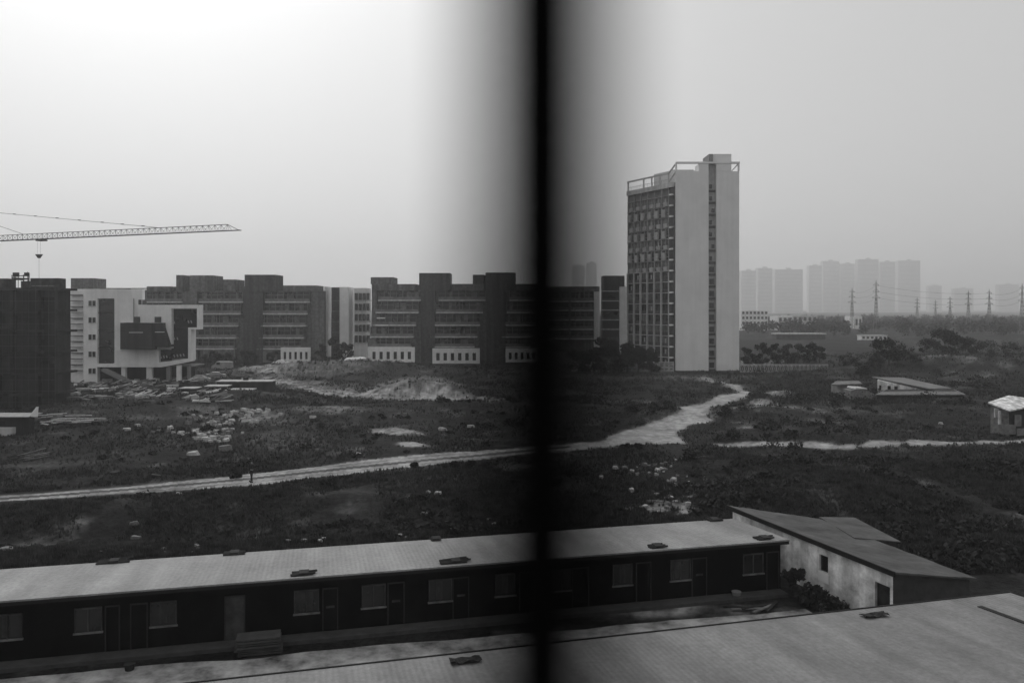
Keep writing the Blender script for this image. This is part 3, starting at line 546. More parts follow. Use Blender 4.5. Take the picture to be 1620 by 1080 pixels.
for x, y, b, L_, lab in [(480,912,.5,1.1,'dark flat bundle on the front roof edge above the window left of the boards stack'),(720,893,.6,1.5,'long dark bundle on the dormitory roof edge just left of the window post'),(1040,867,.5,.9,'dark bundle on the dormitory roof edge right of the window post'),(1210,853.5,.5,1.0,'dark bundle on the dormitory roof edge near its right end'),(180,889,5.8,1.5,'flat dark bundle at the rear edge of the dormitory roof, far left'),(370,877,5.8,1.0,'small dark bundle at the rear roof edge under the pale stones'),(690,855,5.8,.6,'tiny dark bundle at the rear roof edge near the window post'),(1130,822,5.8,.8,'dark bundle at the far right rear corner of the dormitory roof'),(700,0,.9,.5,None)]:
    if lab is None: continue
    Pq = O+V*b; s = -ws(x, Pq); z = 2.95-.4*b/6.05
    mb = MB()
    for k in range(5): mb.tube(Pq+U*(s-L_*.5+rd.uniform(-.05,.05))+V*(k*.13-.2)+Vector((0,0,z+.05)), Pq+U*(s+L_*.5+rd.uniform(-.2,.1))+V*(k*.13-.2)+Vector((0,0,z+.05+rd.uniform(0,.08))), .055, 6)
    mb.obox(Pq, U, V, s-.2, s+.25, -.25, .3, z+.05, z+.16)
    tag(mb.build('bundle', M['darkjunk'], bevel=.01), lab, 'bundle', 'dark bundles weighing down the roof')
# ------------------------------------------------------------------ whitewashed shed right of it
Bq = Vector((18.45, 38.3, 0)); Aq = Vector((13.75, 50.8, 0)); Cq = Vector((22.6, 38.7, 0)); Dq = Vector((18.8, 48.7, 0))
wh = empty('whitewashed_shed', (Bq.x, Bq.y, 0), 'whitewashed brick shed with dark sagging roof at the right end of the dormitory', 'shed')
zB, zA, zC, zD = 2.72, 2.85, 2.3, 2.55
z_ = lambda p, z: Vector((p.x, p.y, z))
ins = lambda p, t=.05: p+(((Aq+Bq+Cq+Dq)/4)-p)*t
Bi, Ai, Ci, Di = [ins(p) for p in (Bq, Aq, Cq, Dq)]
nl = Vector((-(Aq-Bq).normalized().y, (Aq-Bq).normalized().x, 0)); nl = -nl if nl.x > 0 else nl
wu = (Ai-Bi).normalized(); Lw = (Ai-Bi).length
def wallbox(mb, a0, a1, z0, z1, b0=0, b1=.24):  # piece of the long white wall, z1 may follow the rake
    g = lambda a: min(z1, zB-.08+(zA-zB)*a/Lw)
    P = [Bi+wu*a-nl*b for a, b in ((a0,b0),(a1,b0),(a1,b1),(a0,b1))]; mb.hexa([z_(p, z0) for p in P], [z_(p, g(a)) for p, a in zip(P, (a0,a1,a1,a0))])
def wa(x): r = (x-810)/F; return (Bi.x-r*Bi.y)/(r*wu.y-wu.x)
d0, d1 = wa(1408), wa(1384); w0, w1 = wa(1310), wa(1296)
mb = MB(); wallbox(mb, 0, d0, 0, 9); wallbox(mb, d0, d1, 1.95, 9); wallbox(mb, d1, w0, 0, 9); wallbox(mb, w0, w1, 0, 1.3); wallbox(mb, w0, w1, 2.2, 9); wallbox(mb, w1, Lw, 0, 9); mb.build('wall', M['white'], wh)
mb = MB(); wallbox(mb, d0+.01, d1-.01, 0, 1.94, .15, .2); mb.build('door', M['darkjunk'], wh)
mb = MB(); wallbox(mb, w0+.01, w1-.01, 1.31, 2.19, .12, .17); wn = mb.build('window', M['glass'], wh)
mb = MB(); wallbox(mb, w0-.05, w1+.05, .75, 1.28, -.04, -.005); mb.build('patch', M['whitep'], wh)
e = (Ci-Bi).normalized(); en = Vector((-e.y, e.x, 0)); P = [Bi+e*.02-Vector((0,0,0)), Ci, Ci+en*.24, Bi+e*.02+en*.24]
MB().hexa([z_(p, 0) for p in P], [z_(P[0], zB-.06), z_(P[1], zC-.06), z_(P[2], zC-.06), z_(P[3], zB-.06)]).build('wall', M['greyw'], wh)
P = [Ci, Di, Di+Vector((-.3,0,0)), Ci+Vector((-.3,.3,0))]; MB().hexa([z_(p, 0) for p in P], [z_(P[0], zC-.06), z_(P[1], zD-.06), z_(P[2], zD-.06), z_(P[3], zC-.06)]).build('wall', M['greyw'], wh)
nu, nv = 26, 14; vs_ = []; fs_ = []
for th in (0, .09):
    for i in range(nu+1):
        for j in range(nv+1):
            a = i/nu; b = j/nv; p = (z_(Bq, zB)*(1-a)+z_(Aq, zA)*a)*(1-b)+(z_(Cq, zC)*(1-a)+z_(Dq, zD)*a)*b
            vs_.append((p.x, p.y, p.z+th-.10*math.sin(a*math.pi)*math.sin(b*math.pi)+.035*random.random()))
k = (nu+1)*(nv+1)
for i in range(nu):
    for j in range(nv):
        a = i*(nv+1)+j; c = (a, a+1, a+nv+2, a+nv+1); fs_.append(c); fs_.append(tuple(k+q for q in reversed(c)))
for i in range(nu): a = i*(nv+1); fs_ += [(a, a+nv+1, k+a+nv+1, k+a), (a+nv, k+a+nv, k+a+2*nv+1, a+2*nv+1)]
for j in range(nv): a = nu*(nv+1)+j; fs_ += [(j, k+j, k+j+1, j+1), (a, a+1, k+a+1, k+a)]
MB().add(vs_, fs_).build('roof', M['oldroof'], wh)
mb = MB(); mb.hexa([z_(Bq+nl*.10, zB-.12), z_(Aq+nl*.10, zA-.12), z_(Aq+nl*.02, zA-.12), z_(Bq+nl*.02, zB-.12)], [z_(Bq+nl*.10, zB+.14), z_(Aq+nl*.10, zA+.14), z_(Aq+nl*.02, zA+.14), z_(Bq+nl*.02, zB+.14)]); mb.build('barge_board', M['trimd'], wh)
mb = MB(); E = [W(1296,817,49.2), W(1352,818,50.5), W(1425,856,44.5), W(1352,850,44.8)]
lt = empty('lean_to', (E[3].x, E[3].y, 0), 'low broken lean-to roof behind the dark sagging roof', 'lean-to'); mb.hexa([e-Vector((0,0,.06)) for e in E], E).build('roof', M['oldroof'], lt)
Eb = [e+((E[0]+E[1]+E[2]+E[3])/4-e)*.08 for e in E]; MB().hexa([z_(e, 0) for e in Eb], [e-Vector((0,0,.08)) for e in Eb]).build('wall', M['greyw'], lt)
# ------------------------------------------------------------------ nearest shed roof
N0 = Vector((22.45, 35.9, 0)); NL = 62
ns = empty('near_shed', (N0.x, N0.y, 0), 'wide pale sheet roof of the nearest shed filling the bottom edge', 'shed')
roofslab(N0, -NL, 0, -8.5, 0, 3.16, 2.63, .08, 'roof', M['sheet2'], ns)
MB().hexa(q4(-NL,.01,-.01,.07,(2.49,)*4,N0), q4(-NL,.01,-.01,.07,(2.745,)*4,N0)).build('gutter', M['trimd'], ns)
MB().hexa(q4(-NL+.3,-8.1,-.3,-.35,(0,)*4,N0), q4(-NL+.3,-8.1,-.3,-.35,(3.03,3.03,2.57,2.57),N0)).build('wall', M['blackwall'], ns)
def onroof(a, b): return 2.71+.53*(-b)/8.5
mb = MB(); mb.hexa([z_(N0+UN*a+VN*b, onroof(a,b)+.004) for a, b in ((-3.0,-1.2),(-2.75,-1.2),(-2.75,-7.6),(-3.0,-7.6))], [z_(N0+UN*a+VN*b, onroof(a,b)+.03) for a, b in ((-3.0,-1.2),(-2.75,-1.2),(-2.75,-7.6),(-3.0,-7.6))]); mb.build('seam_strip', M['trimd'], ns)
for a, b, lab in ((-15.6,-1.0,'dark crumpled sheet on the near roof left of the window post'),(-8.5,-.7,'dark crumpled sheet on the near roof edge below the whitewashed wall')):
    if a == -15.6: P0n = N0-VN*.6; r_q = (710-810)/F; a = -(P0n.x-r_q*P0n.y)/(UN.x-r_q*UN.y); b = -.6
    mb = MB(); nx_ = 8; z = onroof(a, b)
    vsx = [(*(N0+UN*(a+.16*i)+VN*(b-.12*j)).xy, z+.03+.012*j*1.0+.11*random.random()) for i in range(nx_) for j in range(5)]
    mb.add(vsx, [(i*5+j, i*5+j+1, (i+1)*5+j+1, (i+1)*5+j) for i in range(nx_-1) for j in range(4)]); o = mb.build('crumpled_sheet', M['darkjunk']); o.modifiers.new('solid', 'SOLIDIFY').thickness = .02; tag(o, lab, 'sheet')
# yard between the sheds
mb = MB(); Q = [O+U*-56+V*-8.9, O+U*-.3+V*-8.9, O+U*-.5+V*-2.2, O+U*-56+V*-.46]
nxx = 60; vs_ = []
for i in range(nxx+1):
    t = i/nxx; a = Q[0]*(1-t)+Q[1]*t; b = Q[3]*(1-t)+Q[2]*t
    for j in range(9): p = a*(1-j/8)+b*(j/8); k_ = float(fbm(np.array([t*18.]), np.array([j*.3]), 3)[0]); p = p+V*k_*.7*(j/8); vs_.append((p.x, p.y, .035))
yd = MB().add(vs_, [(i*9+j, (i+1)*9+j, (i+1)*9+j+1, i*9+j+1) for i in range(nxx) for j in range(8)]).build('yard', M['yard']); tag(yd, kind='structure')
def boards(P, n_, L_, w_, lab, cat='timber stack', name='board_stack', m='timber', u=U, v=V, z0=None, loose=.15, group=None):
    z = (hz(P.x, P.y) if z0 is None else z0); mb = MB()
    for i in range(n_):
        a = random.uniform(-loose, loose); b = random.uniform(-loose, loose)*.5; mb.obox(P, u, v, -L_/2+a, L_/2+a, b-w_/2, b+w_/2, z+.02+i*.11, z+.09+i*.11)
    tag(mb.build(name, M[m], bevel=.005), lab, cat, group)
p = G(408, 1032); boards(p, 7, 1.9, .9, 'stack of dark planks lying in the yard in front of the dormitory', m='greyw', z0=.04)
p = G(418, 1003); boards(p, 3, 1.6, .4, 'low heap of pale boards against the dormitory plinth, behind the plank stack', m='stoned', z0=.04)
def pot(x, y, lab, cat, name, r, h, m, taper=1.2):
    p = G(x, y); mb = MB(); mb.tube((p.x, p.y, .03), (p.x, p.y, h), r, 14, r*taper); o = mb.build(name, M[m]); rim = MB().tube((p.x, p.y, h), (p.x, p.y, h+.05), r*taper*1.08, 14).build('rim', M[m], o); tag(o, lab, cat)
pot(574, 988, 'grey water drum standing against the dormitory wall under the fourth window', 'drum', 'drum', .22, .55, 'slot', 1.0)
pot(205, 1060, 'dark basket on the yard concrete at lower left', 'basket', 'basket', .18, .25, 'darkjunk')
pot(1165, 945, 'dark basin beside the dormitory door near its right end', 'basin', 'basin', .2, .3, 'slot')
p = G(405, 985); tag(MB().obox(p, U, V, -.5, .5, -.3, .3, .62, .72).obox(p, U, V, -.45, .45, -.25, .25, .16, .22).obox(p, U, V, -.5, -.42, -.3, .3, .16, .62).obox(p, U, V, .42, .5, -.3, .3, .16, .62).build('wash_stand', M['slot']), 'small pale wash stand by the dormitory wall right of the open door', 'wash stand')
p = G(1200, 962)
for i in range(5): a = Vector((math.cos(i*.3+2.9), math.sin(i*.3+2.9), 0)); b = Vector((-a.y, a.x, 0)); tag(MB().obox(G(1175+i*12, 962+3*(i % 2)), a, b, -1.0+i*.1, 1.0, -.08, .08, .03+i*.03, .09+i*.03).build('plank', M['timber'] if i % 2 else M['darkjunk']), 'loose plank dropped on the rough ground near the whitewashed wall', 'plank', 'loose planks by the whitewashed wall')
# ------------------------------------------------------------------ rubble, slabs, junk
def rock(x, y, w_, h_, m, lab, group, name='slab', flat=True):
    p = G(x, y); z = hz(p.x, p.y); a = random.uniform(-.5, .5); u = Vector((math.cos(a), math.sin(a), 0)); v = Vector((-u.y, u.x, 0)); d = w_*random.uniform(.5, .9)
    vs_ = []
    for zz, k in ((-.05, 1), (h_, .85)):
        for i in range(7):
            t = 2*math.pi*i/7; r_ = random.uniform(.75, 1.1)*k; q = p+u*math.cos(t)*w_/2*r_+v*math.sin(t)*d/2*r_; vs_.append((q.x, q.y, z+zz+(random.uniform(-.2, .45)*h_ if zz > 0 else 0)))
    mb = MB().add(vs_, [tuple(range(6, -1, -1)), tuple(range(7, 14))]+[(i, (i+1) % 7, (i+1) % 7+7, i+7) for i in range(7)])
    tag(mb.build(name, M[m]), lab, 'rubble', group)
def field(N, x0, x1, y0, y1, s0, s1, m, lab, group, name='slab'):
    s0 *= .85; s1 *= .9
    for i in range(N):
        x = random.gauss((x0+x1)/2, (x1-x0)/4.2); y = random.uniform(y0, y1); s = random.uniform(s0, s1); rock(x, y, s, s*random.uniform(.15, .4), m if random.random() < .75 else 'stoned', lab, group, name)
field(90, 300, 372, 658, 704, .4, 1.3, 'stone', 'broken slab in the pale rubble heap left of the bare patch', 'rubble heap in the middle left of the field')
field(50, 330, 440, 652, 668, .4, 1.3, 'stone', 'broken slab in the thin scatter running right above the rubble heap', 'scatter above the rubble heap')
field(14, 214, 312, 675, 685, .4, 1.2, 'stone', 'small pale stone in the row left of the rubble heap', 'row of stones left of the rubble heap', 'stone')
field(34, 985, 1135, 742, 772, .25, .8, 'stone', 'pale broken block lying in the grass above the right part of the dormitory roof', 'pale blocks between road and dormitory roof', 'block')
field(14, 1020, 1120, 772, 815, .3, .8, 'stone', 'pale stone on the rough bare patch behind the dormitory roof', 'stones on the bare patch', 'stone')
field(16, 655, 815, 812, 850, .2, .6, 'stone', 'pale stone in dark grass behind the dormitory roof, left of the window post', 'stones behind the dormitory roof', 'stone')
field(9, 450, 530, 838, 860, .25, .6, 'stone', 'pale stone close behind the middle of the dormitory roof', 'stones close behind the roof middle', 'stone')
field(14, 120, 430, 860, 876, .15, .5, 'stoned', 'small stone close behind the left half of the dormitory roof', 'stones close behind the roof left', 'stone')
for x, y, s, m, lab in [(305,720,1.9,'stone','pale flat slab lying below the rubble heap'),(292,728,1.7,'darkjunk','dark rounded lump just below the pale flat slab'),(182,753,1.6,'darkjunk','dark lump in the grass at left, above the road'),(246,753,1.7,'darkjunk','dark lump above the road, second from the left'),(357,712,2.6,'stoned','grey heap of soil right of the rubble heap'),(283,782,.9,'stone','pale block on the near verge of the road'),(566,722,1.1,'stone','small bright slab in the grass above the road'),
 (693,787,.9,'stone','bright chip in the grass below the road, right one of a pair'),(677,785,.8,'stone','bright chip in the grass below the road, left one of a pair'),(672,806,1.0,'stone','narrow pale stick-like slab below the pair of chips'),(212,815,1.0,'stoned','grey lump in the dark ditch at left'),(215,825,1.1,'stoned','lower grey lump in the dark ditch at left'),(8,860,1.6,'stoned','rounded grey boulder at the left edge behind the roof'),(1500,839,.9,'stone','pale scrap in dark scrub at right'),(1430,845,1.1,'stone','pale scrap beside the low lean-to roof'),(1488,667,1.2,'stone','pale scrap in the grass below the right huts'),(700,678,1.8,'stone','pale slabs right of the bare hollow'),(745,674,1.6,'stone','pale slab farther right of the bare hollow'),(495,665,1.5,'stone','pale slab on the grassy bank left of the hollow')]: rock(x, y, s*.75, s*.16, m, lab, None, 'slab' if 'slab' in lab else 'lump' if 'lump' in lab or 'heap' in lab or 'boulder' in lab else 'chip')
# long planks and sheets dumped at the far left
for i in range(34):
    p = G(random.uniform(50, 128), random.uniform(668, 678)); a = random.gauss(.35, .35); u = Vector((math.cos(a), math.sin(a), 0)); v = Vector((-u.y, u.x, 0)); L_ = random.uniform(1.2, 3.6); z = hz(p.x, p.y)+random.uniform(.05, .9)
    dz = random.uniform(-.25, .25)*L_; q = p+u*L_
    tag(MB().hexa([z_(p-v*.15, z), z_(q-v*.15, z+dz*.4), z_(q+v*.15, z+dz*.4), z_(p+v*.15, z)], [z_(p-v*.15, z+.07), z_(q-v*.15, z+.07+dz*.4), z_(q+v*.15, z+.07+dz*.4), z_(p+v*.15, z+.07)]).build('plank', M['stone' if i % 3 else 'timber']), 'pale plank in the tangled pile right of the left edge hut', 'plank', 'tangled planks beside the hut')
for i in range(16):
    p = G(random.uniform(0, 55), random.uniform(722, 731)); a = random.gauss(.2, .5); u = Vector((math.cos(a), math.sin(a), .15)).normalized(); z = hz(p.x, p.y)+random.uniform(.1, .5); L_ = random.uniform(1, 3)
    tag(MB().tube(z_(p, z), z_(p, z)+u*L_, .05, 6).build('pole', M['stoned'] if i % 2 else M['darkjunk']), 'thin pole in the dark tangle above the left end of the road', 'pole', 'tangle of poles at the left edge')
# hut at the left edge
p = G(10, 690); ht = empty('hut', (p.x, p.y, 0), 'low site hut with pale sheet roof half out of frame at the left edge', 'hut'); z = hz(p.x, p.y)
mb = MB().box(p.x-6, p.x+2.0, p.y, p.y+2.3, z-.2, z+2.08); mb.build('wall', M['darkcon'], ht)
MB().hexa([(p.x-6.3,p.y-.4,z+2.1),(p.x+2.9,p.y-.4,z+2.1),(p.x+2.9,p.y+2.6,z+2.2),(p.x-6.3,p.y+2.6,z+2.2)], [(p.x-6.3,p.y-.4,z+2.2),(p.x+2.9,p.y-.4,z+2.2),(p.x+2.9,p.y+2.6,z+2.3),(p.x-6.3,p.y+2.6,z+2.3)]).build('roof', M['sheet'], ht)
MB().box(p.x-6.05, p.x+1.2, p.y-.9, p.y-.05, z-.2, z+.9).build('low_wall', M['slab'], ht); MB().box(p.x-1.8, p.x-.2, p.y-.06, p.y-.01, z+1.1, z+1.6).build('window', M['glass'], ht)
mb = MB().hexa([(p.x+2.6,p.y+.2,z+2.1),(p.x+3.7,p.y+.1,z+2.1),(p.x+3.7,p.y+.2,z+2.1),(p.x+2.6,p.y+.3,z+2.1)], [(p.x+3.5,p.y+.2,z+3.3),(p.x+3.8,p.y+.1,z+3.35),(p.x+3.8,p.y+.2,z+3.35),(p.x+3.5,p.y+.3,z+3.3)]); tag(mb.build('sheet', M['whitep']), 'bright white triangular sheet propped at the hut roof corner, left edge', 'sheet')
# clutter of the site yard: low huts, crates, stacks
def lowhut(x0, x1, yt, yb, lab, m='darkcon', roof='plaster', d=2, name='site_hut', rt=.14):
    Y = GY(yb); p = W((x0+x1)/2, yb, Y); z = hz(p.x, p.y+1)-.1; hh = (yb-yt)/F*Y; wd = (x1-x0)/F*Y
    o = empty(name, (p.x, Y, z), lab, 'hut')
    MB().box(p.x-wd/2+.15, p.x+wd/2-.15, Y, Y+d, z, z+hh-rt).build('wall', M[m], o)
    MB().hexa([(p.x-wd/2,Y-.3,z+hh-rt+.002),(p.x+wd/2,Y-.3,z+hh-rt+.002),(p.x+wd/2,Y+d+.2,z+hh-rt+.002),(p.x-wd/2,Y+d+.2,z+hh-rt+.002)], [(p.x-wd/2,Y-.3,z+hh),(p.x+wd/2,Y-.3,z+hh),(p.x+wd/2,Y+d+.2,z+hh+.02),(p.x-wd/2,Y+d+.2,z+hh+.02)]).build('roof', M[roof], o)
    k = p.x-wd*.2; MB().box(k, k+wd*.12, Y-.05, Y-.003, z+.1, z+hh*.75).build('door', M['glass'], o)
    return o
lowhut(342, 431, 602, 621, 'long low dark hut with pale flat roof edge, right end of the site clutter', roof='slab', d=2.5)
lowhut(324, 360, 618, 628, 'small pale-roofed hut just below the long low dark hut', roof='slab'); lowhut(285, 312, 615, 625, 'small hut left of the pale-roofed ones in the site clutter', roof='slab'); lowhut(362, 400, 617, 624, 'low strip-roofed hut right below the long dark hut', roof='slab', d=2)
lowhut(341, 360, 610, 618, 'tiny crate-like hut against the long dark hut', m='slot', roof='slab', d=2)
pd = W(389, 601, GY(621)+2); zz = pd.z-.1; od = MB().tube((pd.x, pd.y, zz-.25), (pd.x, pd.y, zz+.75), .5, 12).build('water_tank', M['darkjunk']); tag(od, 'black round tank standing on the long low dark hut', 'tank')
JL = {'crate': 'crate in the clutter in front of the pale modern building', 'sheet_stack': 'stack of sheets in the clutter in front of the pale modern building', 'timber': 'leaning timber in the clutter in front of the pale modern building'}
def junk(N, x0, x1, y0, y1):
    for i in range(N):
        x = random.uniform(x0, x1); y = random.uniform(y0, y1); p = G(x, y); z = hz(p.x, p.y); a = random.uniform(-.6, .6); u = Vector((math.cos(a), math.sin(a), 0)); v = Vector((-u.y, u.x, 0)); k = random.choice(['crate', 'sheet_stack', 'timber', 'sheet_stack', 'timber']); mb = MB(); m = random.choice(['stoned', 'darkjunk', 'slot', 'stone', 'plaster', 'slab', 'timber', 'darkcon'])
        if k == 'crate':
            w_ = random.uniform(.3, .7); mb.obox(p, u, v, -w_, w_, -w_*.7, w_*.7, z+.1, z+w_*.9)
            for t in (-1, 0, 1): mb.obox(p, u, v, t*w_*.8-.1, t*w_*.8+.1, -w_*.75, w_*.75, z-.05, z+.09)
        elif k == 'sheet_stack':
            w_ = random.uniform(.5, 1.2)
            for t in range(random.randint(2, 5)): s = random.uniform(-.2, .2); mb.obox(p, u, v, -w_+s, w_+s, -.35, .35, z+.02+t*.16, z+.12+t*.16)
        else:
            for t in range(4): q = p+v*t*.2; L_ = random.uniform(1.5, 3.4); mb.tube(z_(q, z+.1), z_(q+u*L_, z+random.uniform(.1, 1.1)), .07, 5)
        tag(mb.build(k, M[m]), JL[k], {'crate': 'crate', 'sheet_stack': 'sheets', 'timber': 'timber'}[k], 'clutter of the building site')
junk(80, 118, 300, 600, 622); junk(75, 180, 345, 618, 645); junk(22, 290, 430, 590, 604); junk(16, 116, 200, 602, 640)
# ------------------------------------------------------------------ vehicles
def car(x, y, lab, m='whitep', ang=.1, van=False, group=None, s=1.0):
    p = G(x, y); z = hz(p.x, p.y)
    prof = [(-2.1,.35),(-2.15,.75),(-1.9,.95),(-1.2,1.0),(-.7,1.45),(.8,1.47),(1.5,1.0),(2.05,.9),(2.15,.5),(2.1,.32)] if not van else [(-2.4,.4),(-2.4,1.9),(-2.2,2.0),(1.2,2.0),(1.8,1.2),(2.4,1.0),(2.45,.45),(2.4,.35)]
    root = empty('van' if van else 'car', (0, 0, 0), lab, 'van' if van else 'car', group); n_ = len(prof)
    mb = MB().add([(a, -.85 if b < 1.1 else -.7, b) for a, b in prof]+[(a, .85 if b < 1.1 else .7, b) for a, b in prof], [tuple(range(n_)), tuple(range(2*n_-1, n_-1, -1))]+[(i, i+n_, (i+1) % n_+n_, (i+1) % n_) for i in range(n_)])
    mb.build('body', M[m], root, bevel=.06)
    for sy in (-1, 1):
        if van: g = MB().box(.3, 1.2, sy*.72-.02, sy*.72+.02, 1.25, 1.8)
        else: g = MB().hexa([(-1.0,sy*.80,1.06),(1.25,sy*.80,1.06),(1.25,sy*.78,1.06),(-1.0,sy*.78,1.06)], [(-.65,sy*.735,1.38),(.75,sy*.735,1.38),(.75,sy*.71,1.38),(-.65,sy*.71,1.38)])
        g.build('window', M['glass'], root)
        for cx in (-1.35, 1.35):
            wl = MB().tube((cx, sy*.68, .32), (cx, sy*.9, .32), .32, 16).build('wheel', M['tyre'], root); MB().tube((cx, sy*.9, .32), (cx, sy*.915, .32), .18, 12).build('rim', M['greyp'], wl)
        MB().box(2.08 if not van else 2.4, 2.17 if not van else 2.47, sy*.6-.15, sy*.6+.15, .62, .78).build('headlight', M['frame'], root)
    MB().hexa([(1.42,-.62,1.06),(1.47,-.62,1.02),(1.47,.62,1.02),(1.42,.62,1.06)], [(.83,-.6,1.43),(.88,-.6,1.44),(.88,.6,1.44),(.83,.6,1.43)]).build('windscreen', M['glass'], root)
    root.location = (p.x, p.y, z); root.rotation_euler = (0, 0, ang); root.scale = (s, s, s); return root
car(444, 582, 'white car on the rise in front of the left grey block', ang=.15); car(352, 590, 'pale van parked furthest back above the site clutter', m='greyp', van=True, ang=3.0); car(341, 600, 'grey car parked before the pale van near the site clutter', m='greyp', ang=.2); car(316, 605, 'pale car near the right foot of the modern building', m='frame', ang=3.3)
# white covered load left of the middle block
p = W(564, 571, 205); z = hz(p.x, 205); n_ = 14; vs_ = []
for i in range(n_+1):
    for j in range(9): t = math.pi*j/8; k_ = 1-.35*(abs(i/n_*2-1)**6); vs_.append((p.x-3.1+6.2*i/n_, 205-math.cos(t)*1.1*k_, z-.05+math.sin(t)*1.7*k_*(1+random.uniform(-.06, .06))+.0))
mb = MB().add(vs_, [(i*9+j, (i+1)*9+j, (i+1)*9+j+1, i*9+j+1) for i in range(n_) for j in range(8)]+[tuple(range(8, -1, -1)), tuple(n_*9+k for k in range(9))]); tag(mb.build('covered_load', M['whitep']), 'long low white covered stack at the foot of the pale end wall', 'covered stack')
# ------------------------------------------------------------------ people
def skinobj(name, V_, E_, Rr, m, parent):
    me = bpy.data.meshes.new(name); me.from_pydata(V_, E_, []); o = bpy.data.objects.new(name, me); col.objects.link(o); o.parent = parent; me.materials.append(m)
    sk_ = o.modifiers.new('skin', 'SKIN'); sk_.use_smooth_shade = True
    for i, r_ in enumerate(Rr): me.skin_vertices[0].data[i].radius = (r_, r_) if not isinstance(r_, tuple) else r_; me.skin_vertices[0].data[i].use_root = (i == 0)
    s_ = o.modifiers.new('sub', 'SUBSURF'); s_.levels = 1; s_.render_levels = 1; return o
def person(x, y, h, lab, rz, top='cloth', fingers=True, step=.12):
    p = G(x, y); root = empty('person', (0, 0, 0), lab, 'person'); k = h/1.75
    V_ = [(0,0,.95),(0,0,1.12),(0,0,1.30),(0,0,1.46),(0,0,1.54),(0,.01,1.63),(0,.01,1.72)]; E_ = [(i, i+1) for i in range(6)]; Rr = [(.15,.11),(.135,.10),(.16,.11),(.08,.07),(.05,.05),(.075,.09),(.05,.06)]
    J = V_[:4]; je = [(0,1),(1,2),(2,3)]; jr = [(.165,.125),(.15,.115),(.175,.125),(.09,.08)]; T = [V_[0]]; te = []; tr = [(.165,.125)]
    for sx in (-1, 1):
        b = len(V_); V_ += [(sx*.10,0,.88),(sx*.11,sx*step*.5,.48),(sx*.11,sx*step,.09),(sx*.12,sx*step+.14,.05)]; E_ += [(0,b),(b,b+1),(b+1,b+2),(b+2,b+3)]; Rr += [.085,.06,.045,.035]
        b2 = len(T); T += [(sx*.10,0,.88),(sx*.11,sx*step*.5,.48),(sx*.11,sx*step,.10)]; te += [(0,b2),(b2,b2+1),(b2+1,b2+2)]; tr += [.10,.075,.065]
        b = len(V_); V_ += [(sx*.19,0,1.42),(sx*.24,-.02,1.14),(sx*.23,.08,.90),(sx*.23,.11,.82)]; E_ += [(3,b),(b,b+1),(b+1,b+2),(b+2,b+3)]; Rr += [.055,.042,.03,.028]
        b3 = len(J); J += [(sx*.19,0,1.42),(sx*.24,-.02,1.14),(sx*.23,.08,.92)]; je += [(3,b3),(b3,b3+1),(b3+1,b3+2)]; jr += [.068,.052,.04]
        if fingers:
            hnd = b+3
            for fi in range(4): q = len(V_); V_ += [(sx*.23,.085+.018*fi,.785),(sx*(.225),.09+.018*fi,.74-.006*abs(fi-1))]; E_ += [(hnd,q),(q,q+1)]; Rr += [.009,.007]
            q = len(V_); V_ += [(sx*.205,.145,.80)]; E_ += [(hnd,q)]; Rr += [.009]
    skinobj('body', V_, E_, Rr, M['skin'], root); skinobj('jacket', J, je, jr, M[top], root); skinobj('trousers', T, te, tr, M['cloth'], root)
    mb = MB().tube((0,-.01,1.66),(0,0,1.77),.095,12,.05); mb.build('hair', M['darkjunk'], root, smooth=True)
    for sx in (-1, 1): MB().box(sx*.12-.045, sx*.12+.045, sx*step-.08, sx*step+.19, 0, .09).build('shoe', M['tyre'], root, bevel=.02)
    root.location = (p.x, p.y, hz(p.x, p.y)); root.rotation_euler = (0, 0, rz); root.scale = (k, k, k)
person(398, 763, 1.95, 'person in dark clothes walking along the pale dirt road', 1.3); person(648, 625, 1.7, 'small distant person standing in front of the earth mound', .3, fingers=False, step=.05)
# ------------------------------------------------------------------ hoarding walls
def hoard(x0, x1, yt, yb, lab, n_, lattice):
    Y = GY(yb); root = empty('boundary_wall', ((x0+x1)/2/F*Y-810/F*Y, Y, 0), lab, 'wall')
    hh = (yb-yt)/F*Y; st = (x1-x0)/n_
    for i in range(n_):
        a = (x0+i*st-810)/F*Y; b = (x0+(i+1)*st-810)/F*Y-.08; mb = MB().box(a, b, Y+.06, Y+.12, .25, hh-.1); pn = mb.build('panel', M['panel'], root)
        lt_ = MB()
        if lattice:
            for k in range(2):
                c = a+(b-a)*k/2; d = a+(b-a)*(k+1)/2; lt_.tube((c, Y+.04, .35), (d, Y+.04, hh-.2), .05, 4); lt_.tube((d, Y+.04, .35), (c, Y+.04, hh-.2), .05, 4)
        else: lt_.box(a+.2, b-.2, Y+.02, Y+.055, hh*.3, hh*.36).box(a+.2, b-.2, Y+.02, Y+.055, hh*.65, hh*.7)
        lt_.build('lattice', M['darkcon'], pn)
    mb = MB()
    for i in range(n_+1): a = (x0+i*st-810)/F*Y-.08; mb = MB().box(a-.09, a+.09, Y-.02, Y+.2, 0, hh).build('post', M['box'], root)
    MB().box((x0-810)/F*Y, (x1-810)/F*Y, Y-.06, Y+.22, hh+.002, hh+.12).build('coping', M['slab'], root); MB().box((x0-810)/F*Y, (x1-810)/F*Y, Y-.04, Y+.2, -.5, .248).build('footing', M['slot'], root)
hoard(1172, 1310, 577, 590, 'pale latticed boundary wall running right from the foot of the high-rise', 22, True); hoard(905, 1066, 573, 589, 'dim boundary wall between the window post and the high-rise', 22, False)
